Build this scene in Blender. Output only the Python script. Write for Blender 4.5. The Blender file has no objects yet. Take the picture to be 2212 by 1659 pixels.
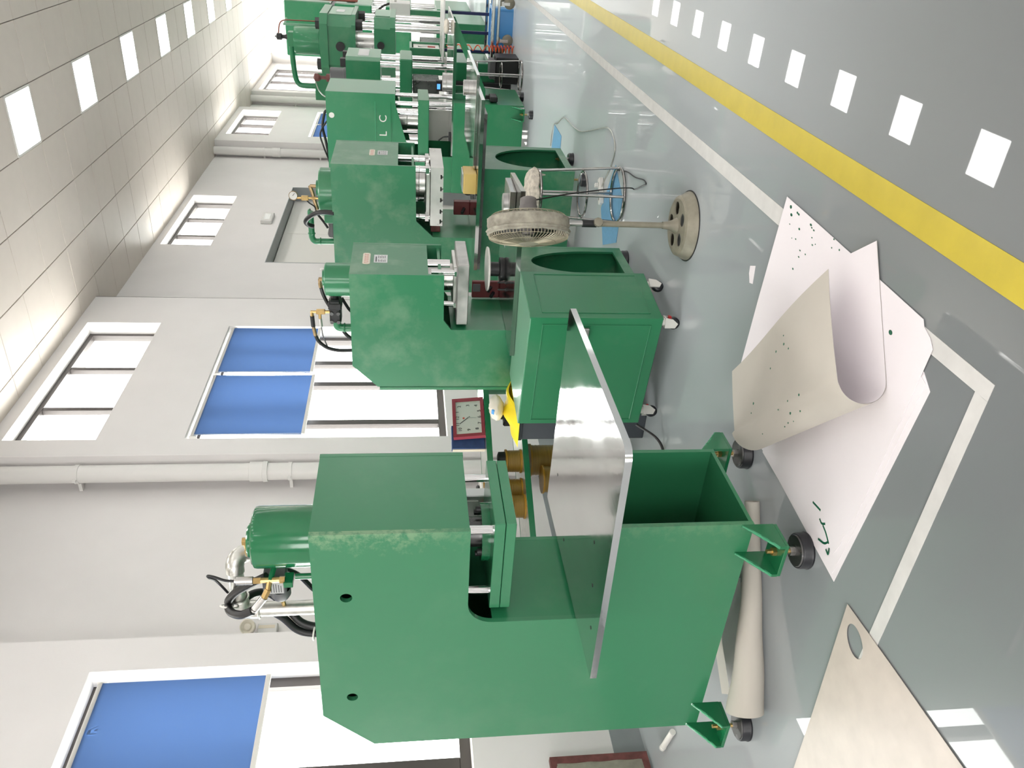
import bpy, bmesh, math, random
from mathutils import Vector, Matrix
from mathutils.geometry import tessellate_polygon
random.seed(7)
SC = bpy.context.scene
COL = SC.collection
PI = math.pi

# ---------------------------------------------------------------- camera, sky, exposure
# the photograph is a portrait shot stored lying on its side: the camera is rolled by a quarter turn
PITCH, YAW, ROLL = 0.132467, 0.549149, -0.00146
fwd = Vector((-math.sin(YAW)*math.cos(PITCH), math.cos(YAW)*math.cos(PITCH), -math.sin(PITCH)))
rgt = Vector((math.cos(YAW), math.sin(YAW), 0))
upv = rgt.cross(fwd)
R_ = rgt*math.cos(ROLL) + upv*math.sin(ROLL)
U_ = upv*math.cos(ROLL) - rgt*math.sin(ROLL)
cam = bpy.data.cameras.new('camera'); camo = bpy.data.objects.new('camera', cam); COL.objects.link(camo)
cx, cy, cz = -U_, R_, -fwd
camo.matrix_world = Matrix(((cx.x, cy.x, cz.x, 0), (cx.y, cy.y, cz.y, 0), (cx.z, cy.z, cz.z, 1.5), (0, 0, 0, 1)))
cam.sensor_width = 36; cam.lens = 36*1736.3/2212; cam.clip_start = .05; cam.clip_end = 200
SC.camera = camo
SC.view_settings.view_transform = 'Standard'; SC.view_settings.look = 'None'
SC.view_settings.gamma = 1; SC.view_settings.use_curve_mapping = False
SC.view_settings.exposure = 0.32
world = bpy.data.worlds.new('overcast_sky'); SC.world = world; world.use_nodes = True
bg = world.node_tree.nodes['Background']
bg.inputs[0].default_value = (1.0, .985, .96, 1); bg.inputs[1].default_value = 9.5
def portal(loc, sy, sz, toward):            # window opening: guides sampling of the sky through it
    L = bpy.data.lights.new('window_daylight', 'AREA'); L.shape = 'RECTANGLE'; L.size = sy; L.size_y = sz
    L.cycles.is_portal = True
    o = bpy.data.objects.new('window_daylight', L); COL.objects.link(o); o.location = loc
    o.rotation_euler = Vector(toward).to_track_quat('-Z', 'Z').to_euler()

# ---------------------------------------------------------------- materials
MATS = {}
def pm(name, col, rough=.5, metal=0., var=.0, vscale=6., bump=0., bscale=60., coat=0., spec=.5, rvar=0., trans=0., emit=None, stretch=None, dist=.002, wave=None):
    m = bpy.data.materials.new(name); m.use_nodes = True; MATS[name] = m
    nt = m.node_tree; b = nt.nodes['Principled BSDF']; ln = nt.links
    b.inputs['Base Color'].default_value = (*col, 1); b.inputs['Roughness'].default_value = rough
    b.inputs['Metallic'].default_value = metal; b.inputs['Specular IOR Level'].default_value = spec
    if coat: b.inputs['Coat Weight'].default_value = coat; b.inputs['Coat Roughness'].default_value = .06
    if trans: b.inputs['Transmission Weight'].default_value = trans
    if emit: b.inputs['Emission Color'].default_value = (*emit[0], 1); b.inputs['Emission Strength'].default_value = emit[1]
    if var or bump or rvar:
        tc = nt.nodes.new('ShaderNodeTexCoord'); vec = tc.outputs['Object']
        if stretch:
            mp = nt.nodes.new('ShaderNodeMapping'); mp.inputs['Scale'].default_value = stretch
            ln.new(vec, mp.inputs[0]); vec = mp.outputs[0]
        if var or rvar:
            n = nt.nodes.new('ShaderNodeTexNoise'); n.inputs['Scale'].default_value = vscale; n.inputs['Detail'].default_value = 5
            ln.new(vec, n.inputs['Vector'])
            if var:
                mr = nt.nodes.new('ShaderNodeMapRange'); mr.inputs[1].default_value = .3; mr.inputs[2].default_value = .7
                mr.inputs[3].default_value = 1-var; mr.inputs[4].default_value = 1+var
                ln.new(n.outputs['Fac'], mr.inputs[0])
                mx = nt.nodes.new('ShaderNodeMix'); mx.data_type = 'RGBA'; mx.blend_type = 'MULTIPLY'; mx.inputs[0].default_value = 1
                mx.inputs[6].default_value = (*col, 1); ln.new(mr.outputs[0], mx.inputs[7]); ln.new(mx.outputs[2], b.inputs['Base Color'])
            if rvar:
                mr2 = nt.nodes.new('ShaderNodeMapRange'); mr2.inputs[1].default_value = .3; mr2.inputs[2].default_value = .7
                mr2.inputs[3].default_value = max(.02, rough-rvar); mr2.inputs[4].default_value = rough+rvar
                ln.new(n.outputs['Fac'], mr2.inputs[0]); ln.new(mr2.outputs[0], b.inputs['Roughness'])
        if bump:
            n2 = nt.nodes.new('ShaderNodeTexNoise'); n2.inputs['Scale'].default_value = bscale; n2.inputs['Detail'].default_value = 3
            ln.new(vec, n2.inputs['Vector'])
            bp = nt.nodes.new('ShaderNodeBump'); bp.inputs['Strength'].default_value = bump; bp.inputs['Distance'].default_value = dist
            ln.new(n2.outputs['Fac'], bp.inputs['Height']); ln.new(bp.outputs[0], b.inputs['Normal'])
    return m
pm('wall', (.84, .815, .81), .85, var=.025, vscale=1.5, bump=.15, bscale=90)
pm('skirting', (.30, .325, .335), .4, var=.05)
pm('tile', (.71, .635, .575), .45, var=.02, bump=.25, bscale=260, dist=.001)
pm('tile_gap', (.30, .28, .26), .8)
pm('floor', (.100, .106, .108), .35, var=.04, vscale=.7, bump=.012, bscale=2.2, dist=.02, spec=.3, coat=1.)
MATS['floor'].node_tree.nodes['Principled BSDF'].inputs['Coat Roughness'].default_value = .012
fb = MATS['floor'].node_tree.nodes['Principled BSDF']; fb.inputs['Sheen Weight'].default_value = 1.0; fb.inputs['Sheen Roughness'].default_value = .5; fb.inputs['Sheen Tint'].default_value = (.9, .97, 1, 1)
pm('yellow_tape', (.56, .45, .035), .28, var=.06, vscale=9, bump=.1, bscale=20)
pm('white_tape', (.66, .65, .63), .35, var=.07, vscale=12, bump=.1, bscale=20)
def green(name, col, rough, dust=.35, lo=.52, hi=.72, scale=2.6):
    m = pm(name, col, rough, bump=.12, bscale=45, coat=.25, spec=.5)
    nt = m.node_tree; b = nt.nodes['Principled BSDF']
    tc = nt.nodes.new('ShaderNodeTexCoord'); n = nt.nodes.new('ShaderNodeTexNoise'); n.inputs['Scale'].default_value = scale; n.inputs['Detail'].default_value = 6; n.inputs['Roughness'].default_value = .6
    nt.links.new(tc.outputs['Object'], n.inputs['Vector'])
    mr = nt.nodes.new('ShaderNodeMapRange'); mr.inputs[1].default_value = lo; mr.inputs[2].default_value = hi; mr.inputs[3].default_value = 0; mr.inputs[4].default_value = dust
    nt.links.new(n.outputs['Fac'], mr.inputs[0])
    mx = nt.nodes.new('ShaderNodeMix'); mx.data_type = 'RGBA'; mx.inputs[6].default_value = (*col, 1); mx.inputs[7].default_value = (.20, .34, .22, 1)
    nt.links.new(mr.outputs[0], mx.inputs[0]); nt.links.new(mx.outputs[2], b.inputs['Base Color'])
    return m
green('green', (.022, .20, .085), .34, dust=.18)
green('green_satin', (.038, .218, .102), .29, dust=.16)
sm = green('green_scuffed', (.038, .218, .102), .30, dust=.12)   # paint rubbed pale along the front edge
nt = sm.node_tree; pb = nt.nodes['Principled BSDF']; old = pb.inputs['Base Color'].links[0].from_socket
tc_ = nt.nodes.new('ShaderNodeTexCoord'); sx_ = nt.nodes.new('ShaderNodeSeparateXYZ'); nt.links.new(tc_.outputs['Object'], sx_.inputs[0])
def mrange(sock, a, b, c, d):
    m_ = nt.nodes.new('ShaderNodeMapRange'); m_.inputs[1].default_value = a; m_.inputs[2].default_value = b; m_.inputs[3].default_value = c; m_.inputs[4].default_value = d; nt.links.new(sock, m_.inputs[0]); return m_.outputs[0]
def mul(a, b):
    q_ = nt.nodes.new('ShaderNodeMath'); q_.operation = 'MULTIPLY'; nt.links.new(a, q_.inputs[0]); nt.links.new(b, q_.inputs[1]); return q_.outputs[0]
nz_ = nt.nodes.new('ShaderNodeTexNoise'); nz_.inputs['Scale'].default_value = 26; nz_.inputs['Detail'].default_value = 8; nz_.inputs['Roughness'].default_value = .75; nt.links.new(tc_.outputs['Object'], nz_.inputs['Vector'])
edge_ = mrange(sx_.outputs['X'], .36, .545, 0, 1); high_ = mrange(sx_.outputs['Z'], 1.27, 1.5, .25, 1)
ad_ = nt.nodes.new('ShaderNodeMath'); ad_.operation = 'ADD'; nt.links.new(nz_.outputs['Fac'], ad_.inputs[0]); nt.links.new(mrange(sx_.outputs['X'], .30, .545, -.35, .12), ad_.inputs[1])
fac_ = mul(mul(mrange(ad_.outputs[0], .5, .66, 0, .5), edge_), high_)
mx_ = nt.nodes.new('ShaderNodeMix'); mx_.data_type = 'RGBA'; nt.links.new(fac_, mx_.inputs[0]); nt.links.new(old, mx_.inputs[6]); mx_.inputs[7].default_value = (.36, .50, .30, 1); nt.links.new(mx_.outputs[2], pb.inputs['Base Color'])
green('green_worn', (.026, .20, .09), .36, dust=.5, lo=.5, hi=.68, scale=3.2)
green('green_gloss', (.012, .17, .065), .16, dust=.06)
green('green_pale', (.17, .36, .24), .4, dust=.3)  # lighter copy of the green; on press fronts it paints in reflected light
pm('weld', (.06, .36, .18), .25, bump=.8, bscale=160, dist=.004)
pm('chrome', (.80, .80, .80), .12, 1.)
pm('chrome_dark', (.42, .41, .40), .16, 1.)
pm('steel', (.60, .59, .57), .34, 1., var=.12, vscale=7, rvar=.1, bump=.1, bscale=30)
pm('steel_dull', (.46, .45, .44), .42, .9, var=.18, vscale=10, rvar=.1, bump=.25, bscale=25)
pm('alu', (.64, .64, .635), .09, 1., var=.06, vscale=5, rvar=.05, bump=.10, bscale=16, stretch=(1, .25, 1), dist=.003)
pm('alu_dark', (.42, .42, .41), .13, 1., var=.1, vscale=6, rvar=.06, bump=.10, bscale=16, dist=.003)
pm('alu_edge', (.66, .66, .65), .42, 1., var=.08, vscale=30)
pm('dark_steel', (.12, .12, .12), .3, .8, var=.2, vscale=8, rvar=.08)
pm('galvanised', (.62, .62, .58), .33, .9, var=.12, vscale=30)
pm('black', (.012, .012, .013), .45)
pm('rubber', (.016, .017, .022), .38, bump=.1)
pm('hose', (.012, .012, .013), .42, bump=.15, bscale=120)
pm('grey_plastic', (.12, .12, .125), .45)
pm('brass', (.55, .38, .16), .3, .9, var=.1, vscale=30)
pm('brass_old', (.38, .27, .15), .4, .85, var=.2, vscale=30)
pm('white_plastic', (.78, .76, .72), .35)
pm('ivory_plastic', (.72, .68, .58), .4)
pm('pipe_white', (.79, .775, .755), .4)
pm('frame_dark', (.10, .088, .085), .38, .3)
pm('frame_white', (.82, .80, .76), .45)
pm('blind_roller', (.55, .54, .51), .5)
pm('paper', (.86, .815, .84), .8, var=.02, vscale=2, bump=.1, bscale=12)
pm('card', (.56, .525, .465), .75, var=.05, vscale=3, bump=.12, bscale=10)
pm('card_tan', (.58, .51, .45), .42, var=.07, vscale=9, bump=.2, bscale=30)
pm('ink_green', (.008, .12, .06), .3)
pm('blue_mat', (.16, .37, .58), .5, var=.08, vscale=40)
pm('blue_plastic', (.10, .38, .82), .3)
pm('slate', (.055, .062, .075), .6, var=.1)
pm('navy_blue', (.03, .07, .2), .6, var=.15, vscale=20)
pm('navy', (.012, .022, .10), .4)
pm('red', (.45, .015, .015), .35)
pm('maroon', (.13, .018, .02), .4)
pm('clock_red', (.33, .045, .07), .35)
pm('clock_face', (.72, .71, .69), .5)
pm('print_dark', (.09, .09, .1), .6)
pm('print_red', (.62, .13, .10), .6)
pm('plate_silver', (.55, .57, .57), .3, .6)
pm('sticker', (.75, .68, .55), .5)
pm('yellow_wire', (.30, .18, .03), .38, var=.18, vscale=50, bump=.6, bscale=120, stretch=(.1, .1, 4))
pm('yellow_flange', (.42, .22, .018), .35, var=.06)
pm('yellow_bag', (.95, .72, .015), .45, bump=.5, bscale=9, dist=.01)
pm('white_bag', (.80, .74, .64), .5, bump=.6, bscale=11, dist=.01)
pm('kraft', (.58, .42, .13), .5, bump=.4, bscale=14, dist=.006)
pm('fan_cloth', (.33, .31, .255), .9, var=.3, vscale=22, bump=.6, bscale=35, dist=.008)
pm('fan_wire', (.40, .36, .26), .4, .5, var=.2, vscale=20)
pm('fan_metal', (.27, .25, .195), .5, .3, var=.18, vscale=14, bump=.2)
pm('fan_motor', (.20, .185, .18), .6, var=.15, vscale=20)
pm('foam', (.60, .55, .47), .9, var=.25, vscale=40, bump=1., bscale=60, dist=.01)
pm('orange_hose', (.85, .12, .03), .35)
pm('plaster', (.60, .58, .48), .85, var=.12, vscale=22, bump=.5, bscale=40)
pm('brown_board', (.16, .055, .05), .6, var=.3, vscale=20)
pm('copper', (.28, .09, .07), .4, .6)
pm('screen', (.05, .2, .5), .3, emit=((.1, .35, .9), 1.2))
pm('diffuser', (.9, .9, .9), .5, emit=((1, .985, .96), 12.0))
# roller-blind cloth lets daylight through
def blind_mat():
    m = bpy.data.materials.new('blind_blue'); m.use_nodes = True; MATS['blind_blue'] = m; nt = m.node_tree
    out = nt.nodes['Material Output']; nt.nodes.remove(nt.nodes['Principled BSDF'])
    d = nt.nodes.new('ShaderNodeBsdfDiffuse'); t = nt.nodes.new('ShaderNodeBsdfTranslucent'); mx = nt.nodes.new('ShaderNodeMixShader')
    d.inputs[0].default_value = (.185, .29, .52, 1); t.inputs[0].default_value = (.048, .084, .155, 1); mx.inputs[0].default_value = .5
    nt.links.new(d.outputs[0], mx.inputs[1]); nt.links.new(t.outputs[0], mx.inputs[2]); nt.links.new(mx.outputs[0], out.inputs[0])
blind_mat()
def glass_mat():
    m = bpy.data.materials.new('glass'); m.use_nodes = True; MATS['glass'] = m; nt = m.node_tree
    out = nt.nodes['Material Output']; nt.nodes.remove(nt.nodes['Principled BSDF'])
    t = nt.nodes.new('ShaderNodeBsdfTransparent'); g = nt.nodes.new('ShaderNodeBsdfGlossy'); fr = nt.nodes.new('ShaderNodeLayerWeight'); mx = nt.nodes.new('ShaderNodeMixShader')
    t.inputs[0].default_value = (.96, .98, .97, 1); g.inputs['Roughness'].default_value = .02
    pw = nt.nodes.new('ShaderNodeMath'); pw.operation = 'POWER'; pw.inputs[1].default_value = 4.0
    ml = nt.nodes.new('ShaderNodeMath'); ml.operation = 'MULTIPLY_ADD'; ml.inputs[1].default_value = .5; ml.inputs[2].default_value = .03
    nt.links.new(fr.outputs['Facing'], pw.inputs[0]); nt.links.new(pw.outputs[0], ml.inputs[0])
    nt.links.new(ml.outputs[0], mx.inputs[0]); nt.links.new(t.outputs[0], mx.inputs[1]); nt.links.new(g.outputs[0], mx.inputs[2]); nt.links.new(mx.outputs[0], out.inputs[0])
glass_mat()

# ---------------------------------------------------------------- mesh helpers
ORG = {}
def tag(o, label, cat, group=None, kind=None):
    if label: o['label'] = label
    if cat: o['category'] = cat
    if group: o['group'] = group
    if kind: o['kind'] = kind
    return o
def thing(name, label, cat, loc=(0, 0, 0), rz=0, group=None):
    o = bpy.data.objects.new(name, None); o.empty_display_size = .1; COL.objects.link(o)
    o.location = loc; o.rotation_euler = (0, 0, rz)
    ORG[o] = (Vector(loc), rz)
    return tag(o, label, cat, group)
def catmull(pts, n=6):
    pts = [Vector(p) for p in pts]
    if len(pts) < 3: return pts
    P = [pts[0]*2-pts[1]]+pts+[pts[-1]*2-pts[-2]]; out = []
    for i in range(1, len(P)-2):
        a, b, c, d = P[i-1:i+3]
        for k in range(n):
            t = k/n
            out.append(.5*((2*b)+(c-a)*t+(2*a-5*b+4*c-d)*t*t+(3*b-a-3*c+d)*t**3))
    out.append(pts[-1]); return out
def rrect(x0, x1, y0, y1, r, n=5, which=(1, 1, 1, 1)):
    """rounded rectangle, corners (x0,y0),(x1,y0),(x1,y1),(x0,y1)"""
    out = []
    for (cxx, cyy, a0, w) in ((x0+r, y0+r, PI, which[0]), (x1-r, y0+r, 1.5*PI, which[1]), (x1-r, y1-r, 0, which[2]), (x0+r, y1-r, .5*PI, which[3])):
        if w:
            for k in range(n+1):
                a = a0+k/n*PI/2; out.append((cxx+r*math.cos(a), cyy+r*math.sin(a)))
        else: out.append((cxx+(r if math.cos(a0+PI/4) > 0 else -r), cyy+(r if math.sin(a0+PI/4) > 0 else -r)))
    return out
def circ(cx_, cy_, r, n=20, r2=None):
    return [(cx_+r*math.cos(2*PI*k/n), cy_+(r2 or r)*math.sin(2*PI*k/n)) for k in range(n)]
class MB:
    def __init__(s): s.bm = bmesh.new()
    def box(s, lo, hi, bev=0., seg=1, rot=None, piv=None):
        lo, hi = Vector(lo), Vector(hi); c = (lo+hi)/2; d = hi-lo
        r = bmesh.ops.create_cube(s.bm, size=1); vs = r['verts']
        for v in vs: v.co = Vector((v.co.x*d.x, v.co.y*d.y, v.co.z*d.z))+c
        if bev:
            es = list({e for v in vs for e in v.link_edges})
            rr = bmesh.ops.bevel(s.bm, geom=es, offset=bev, segments=seg, profile=.5, affect='EDGES'); vs = [v for v in rr['verts']]
            vs = list({v for f in rr['faces'] for v in f.verts} | set(vs))
        if rot is not None:
            p = Vector(piv) if piv is not None else c
            M = Matrix.Translation(p) @ rot.to_4x4() @ Matrix.Translation(-p)
            for v in vs: v.co = M @ v.co
        return s
    def cyl(s, p0, p1, r, seg=16, r2=None, caps=True):
        p0, p1 = Vector(p0), Vector(p1); ax = p1-p0; q = ax.to_track_quat('Z', 'Y').to_matrix(); r2 = r if r2 is None else r2
        A = []; B = []
        for k in range(seg):
            a = 2*PI*k/seg; d = q @ Vector((math.cos(a), math.sin(a), 0))
            A.append(s.bm.verts.new(p0+d*r)); B.append(s.bm.verts.new(p1+d*r2))
        for k in range(seg): s.bm.faces.new((A[k], A[(k+1) % seg], B[(k+1) % seg], B[k]))
        if caps: s.bm.faces.new(A[::-1]); s.bm.faces.new(B)
        return s
    def lathe(s, prof, base=(0, 0, 0), axis=(0, 0, 1), seg=24):
        base = Vector(base); q = Vector(axis).to_track_quat('Z', 'Y').to_matrix(); rings = []
        for (r, h) in prof:
            if r < 1e-6: rings.append([s.bm.verts.new(base+q @ Vector((0, 0, h)))])
            else: rings.append([s.bm.verts.new(base+q @ Vector((r*math.cos(2*PI*k/seg), r*math.sin(2*PI*k/seg), h))) for k in range(seg)])
        for A, B in zip(rings, rings[1:]):
            for k in range(seg):
                k2 = (k+1) % seg
                if len(A) == 1 and len(B) == 1: continue
                if len(A) == 1: s.bm.faces.new((A[0], B[k2], B[k]))
                elif len(B) == 1: s.bm.faces.new((A[k], A[k2], B[0]))
                else: s.bm.faces.new((A[k], A[k2], B[k2], B[k]))
        return s
    def tube(s, pts, r, seg=8, n=6, closed=False, smooth=True):
        P = catmull(pts, n) if smooth else [Vector(p) for p in pts]
        if closed and smooth: P = P[:-1]
        N = len(P); rings = []; prev = None
        for i in range(N):
            if closed: t = P[(i+1) % N]-P[i-1]
            else: t = P[min(i+1, N-1)]-P[max(i-1, 0)]
            t.normalize()
            if prev is None:
                u = t.orthogonal().normalized()
            else:
                u = prev-t*prev.dot(t)
                u = u.normalized() if u.length > 1e-6 else t.orthogonal().normalized()
            prev = u; w = t.cross(u)
            rr = r(i/(N-1)) if callable(r) else r
            rings.append([s.bm.verts.new(P[i]+(u*math.cos(2*PI*k/seg)+w*math.sin(2*PI*k/seg))*rr) for k in range(seg)])
        rng = range(N if closed else N-1)
        for i in rng:
            A, B = rings[i], rings[(i+1) % N]
            for k in range(seg): s.bm.faces.new((A[k], A[(k+1) % seg], B[(k+1) % seg], B[k]))
        if not closed: s.bm.faces.new(rings[0][::-1]); s.bm.faces.new(rings[-1])
        return s
    def torus(s, c, R, r, axis=(0, 0, 1), seg=32, sec=8):
        c = Vector(c); q = Vector(axis).to_track_quat('Z', 'Y').to_matrix()
        pts = [c+q @ Vector((R*math.cos(2*PI*k/seg), R*math.sin(2*PI*k/seg), 0)) for k in range(seg)]
        return s.tube(pts, r, sec, closed=True, smooth=False)
    def prism(s, poly, axis, a0, a1, holes=()):
        """poly in the plane normal to axis: X -> (y,z), Y -> (x,z), Z -> (x,y)"""
        def P(p, a):
            return {'X': (a, p[0], p[1]), 'Y': (p[0], a, p[1]), 'Z': (p[0], p[1], a)}[axis]
        loops = [list(poly)]+[list(h) for h in holes]; V0 = []; V1 = []
        for lp in loops:
            V0.append([s.bm.verts.new(P(p, a0)) for p in lp]); V1.append([s.bm.verts.new(P(p, a1)) for p in lp])
        for A, B in zip(V0, V1):
            n = len(A)
            for k in range(n): s.bm.faces.new((A[k], A[(k+1) % n], B[(k+1) % n], B[k]))
        if not holes:
            s.bm.faces.new(V0[0][::-1]); s.bm.faces.new(V1[0])
        else:
            tris = tessellate_polygon([[Vector((p[0], p[1], 0)) for p in lp] for lp in loops])
            F0 = [v for l in V0 for v in l]; F1 = [v for l in V1 for v in l]
            for t in tris:
                try: s.bm.faces.new([F0[i] for i in t[::-1]]); s.bm.faces.new([F1[i] for i in t])
                except ValueError: pass
        return s
    def sphere(s, c, r, seg=16, sc=(1, 1, 1)):
        rr = bmesh.ops.create_uvsphere(s.bm, u_segments=seg, v_segments=seg//2, radius=r)
        for v in rr['verts']: v.co = Vector((v.co.x*sc[0], v.co.y*sc[1], v.co.z*sc[2]))+Vector(c)
        return s
    def hexa(s, p0, p1, r): return s.cyl(p0, p1, r, 6)
    def grid(s, fn, nu, nv):
        G = [[s.bm.verts.new(fn(i/nu, j/nv)) for j in range(nv+1)] for i in range(nu+1)]
        for i in range(nu):
            for j in range(nv): s.bm.faces.new((G[i][j], G[i+1][j], G[i+1][j+1], G[i][j+1]))
        return s
    def jitter(s, a, seed=1):
        rnd = random.Random(seed)
        for v in s.bm.verts: v.co += Vector((rnd.uniform(-a, a), rnd.uniform(-a, a), rnd.uniform(-a, a)))
        return s
    def thicken(s, t):
        bmesh.ops.solidify(s.bm, geom=s.bm.faces[:], thickness=t); return s
    def mesh(s, name, mat, org=None, angle=35, ident=False):
        bmesh.ops.recalc_face_normals(s.bm, faces=s.bm.faces[:])
        if org is not None:
            o, rz = org; M = Matrix.Rotation(-rz, 3, 'Z')
            for v in s.bm.verts: v.co = M @ (v.co-o)
        me = bpy.data.meshes.new(name); s.bm.to_mesh(me); s.bm.free()
        me.materials.append(MATS[mat]); me.shade_smooth(); me.set_sharp_from_angle(angle=math.radians(angle))
        return me
    def build(s, name, mat, parent=None, loc=None, local=False, angle=35, label=None):
        """vertices are in world space unless local"""
        if parent is not None:
            org = None if local else ORG[parent]
            ob = bpy.data.objects.new(name, s.mesh(name, mat, org, angle)); ob.parent = parent; ORG[ob] = ORG[parent]
        else:
            l = Vector(loc or (0, 0, 0)); ob = bpy.data.objects.new(name, s.mesh(name, mat, (l, 0), angle)); ob.location = l; ORG[ob] = (l, 0)
        COL.objects.link(ob)
        if label: ob['label'] = label
        return ob
def text_mesh(txt, size, depth=.001, font_bold=False):
    cu = bpy.data.curves.new('lettering', 'FONT'); cu.body = txt; cu.size = size; cu.extrude = depth; cu.align_x = 'CENTER'; cu.align_y = 'CENTER'
    cu.resolution_u = 3
    ob = bpy.data.objects.new('lettering', cu); COL.objects.link(ob)
    bpy.context.view_layer.update()
    me = bpy.data.meshes.new_from_object(ob.evaluated_get(bpy.context.evaluated_depsgraph_get()))
    bpy.data.objects.remove(ob); bpy.data.curves.remove(cu); return me
def lettering(txt, size, mat, parent, pos, xdir, ydir, name='lettering', sx=1.):
    """flat letters whose text runs along xdir with ydir up, both in world space"""
    me = text_mesh(txt, size); me.materials.clear(); me.materials.append(MATS[mat])
    x = Vector(xdir).normalized(); y = Vector(ydir).normalized(); z = x.cross(y)
    M = Matrix(((x.x*sx, y.x, z.x, pos[0]), (x.y*sx, y.y, z.y, pos[1]), (x.z*sx, y.z, z.z, pos[2]), (0, 0, 0, 1)))
    me.transform(M); o, rz = ORG[parent]
    me.transform(Matrix.Rotation(-rz, 4, 'Z') @ Matrix.Translation(-o))
    ob = bpy.data.objects.new(name, me); ob.parent = parent; ORG[ob] = ORG[parent]; COL.objects.link(ob); return ob
def copy_tree(o, parent=None):
    c = o.copy(); COL.objects.link(c)
    if parent is not None: c.parent = parent
    for ch in list(o.children): copy_tree(ch, c)
    return c

# ---------------------------------------------------------------- the hall
ZC = 5.27; YE = 25.2; XR = 7.0; YB = -6.0; WP, WR = -4.55, -4.85
m = MB().box((-5.3, YB-.3, -.1), (XR+.3, YE+.3, 0)); tag(m.build('floor', 'floor'), 'glossy grey epoxy floor reflecting the lights and machines', 'floor', kind='structure')
ceil = MB().box((-4.95, YB-.3, ZC+.012), (XR+.3, YE+.3, ZC+.12)).build('ceiling', 'tile_gap'); tag(ceil, 'suspended ceiling of white square metal tiles', 'ceiling', kind='structure')
TX, TY = .59, .61; X0, Y0 = -1.35, 8.40
tile_me = None
stuff = MB()
LIGHT_X = (-2, 4, 10)             # columns that carry light panels; all but the first row are added
for i in range(-6, 15):
    for j in range(-21, 28):
        x0 = X0+(i)*TX; y0 = Y0+j*TY
        if y0 > YE or y0+TY < YB or x0 > XR: continue
        if i in LIGHT_X and j % 3 == 0 and y0+TY < YE: continue
        c = (x0+TX/2, y0+TY/2, ZC)
        if i <= 1 and j >= -4:
            if tile_me is None:
                tile_me = MB().box((-TX/2+.004, -TY/2+.004, 0), (TX/2-.004, TY/2-.004, .02), .003).mesh('ceiling_tile', 'tile')
            o = bpy.data.objects.new('ceiling_tile', tile_me); o.parent = ceil; o.location = c
            o.rotation_euler = (random.uniform(-.003, .003), random.uniform(-.003, .003), 0); COL.objects.link(o)
        else: stuff.box((c[0]-TX/2+.004, c[1]-TY/2+.004, ZC), (c[0]+TX/2-.004, c[1]+TY/2-.004, ZC+.02))
st = stuff.build('ceiling_tiles', 'tile', ceil); st['kind'] = 'stuff'
# light panels set into the ceiling grid
def make_light():
    t = thing('ceiling_light', 'x', 'ceiling light', (0, 0, 0), 0, 'square light panels in the ceiling')
    MB().prism(rrect(-TX/2+.003, TX/2-.003, -TY/2+.003, TY/2-.003, .01, 2), 'Z', -.006, .02, [rrect(-TX/2+.025, TX/2-.025, -TY/2+.025, TY/2-.025, .012, 3)]).build('frame', 'white_plastic', t)
    MB().prism(rrect(-TX/2+.024, TX/2-.024, -TY/2+.024, TY/2-.024, .012, 3), 'Z', -.001, .004).build('diffuser', 'diffuser', t)
    return t
proto = pan = None
ORD = ['nearest', 'second nearest', 'third nearest', 'fourth nearest', 'fifth nearest', 'sixth nearest', 'seventh nearest', 'eighth nearest', 'ninth nearest', 'tenth nearest']
for i in LIGHT_X:
    for j in range(-21, 28, 3):
        y0 = Y0+j*TY
        if y0+TY > YE or y0 < YB: continue
        if i != -2:          # unseen rows beyond the picture, added to light the hall
            if pan is None: pan = MB().prism(rrect(-TX/2+.01, TX/2-.01, -TY/2+.01, TY/2-.01, .012, 3), 'Z', -.001, .02).mesh('added_fill_panel', 'diffuser')
            o = bpy.data.objects.new('added_fill_panel', pan); o.parent = ceil; o.location = (X0+i*TX+TX/2, y0+TY/2, ZC); COL.objects.link(o); continue
        if proto is None: t = proto = make_light()
        else: t = copy_tree(proto)
        t.location = (X0+i*TX+TX/2, y0+TY/2, ZC)
        if j >= 0: t['label'] = 'glowing white square ceiling panel, %s of the row in view' % ORD[j//3]
        else: t['label'] = 'glowing white square ceiling panel above the camera, %s before the row in view' % ORD[-j//3-1]
# ---- left wall: projecting window bays alternate with recessed bays
def rect(y0, y1, z0, z1): return [(y0, z0), (y1, z0), (y1, z1), (y0, z1)]
def wall(name, x, y0, y1, holes, th=.42, label='white plastered wall'):
    o = MB().prism(rect(y0, y1, 0, ZC+.05), 'X', x-th, x, [rect(*h) for h in holes]).build(name, 'wall')
    return tag(o, label, 'wall', kind='structure')
A_lo = (1.52, 3.805, 1.08, 3.565); A_up = (1.52, 3.805, 4.32, 5.15)
B_lo = (6.46, 8.76, 1.08, 3.555); B_up = (6.46, 8.82, 4.335, 5.15)
R_up = (12.0, 14.3, 4.435, 5.17); R_dr = (11.37, 14.88, 0.0, 3.545)
C_lo = (17.3, 19.5, 1.08, 3.49); C_up = (17.3, 19.42, 4.29, 5.14)
D_lo = (21.62, 24.95, .9, 5.12)
Z_up = (-1.6, .7, 4.32, 5.15)
wall('wall_left_near_bay', WP, YB, 4.08, [A_lo, A_up, Z_up], label='white plastered window bay beside the nearest press')
wall('wall_left_recess', WR, 4.08, 6.2, [], label='white recessed wall behind the nearest press')
wall('wall_left_middle_bay', WP, 6.2, 9.51, [B_lo, B_up], label='white window bay with the two blue blinds')
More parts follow.
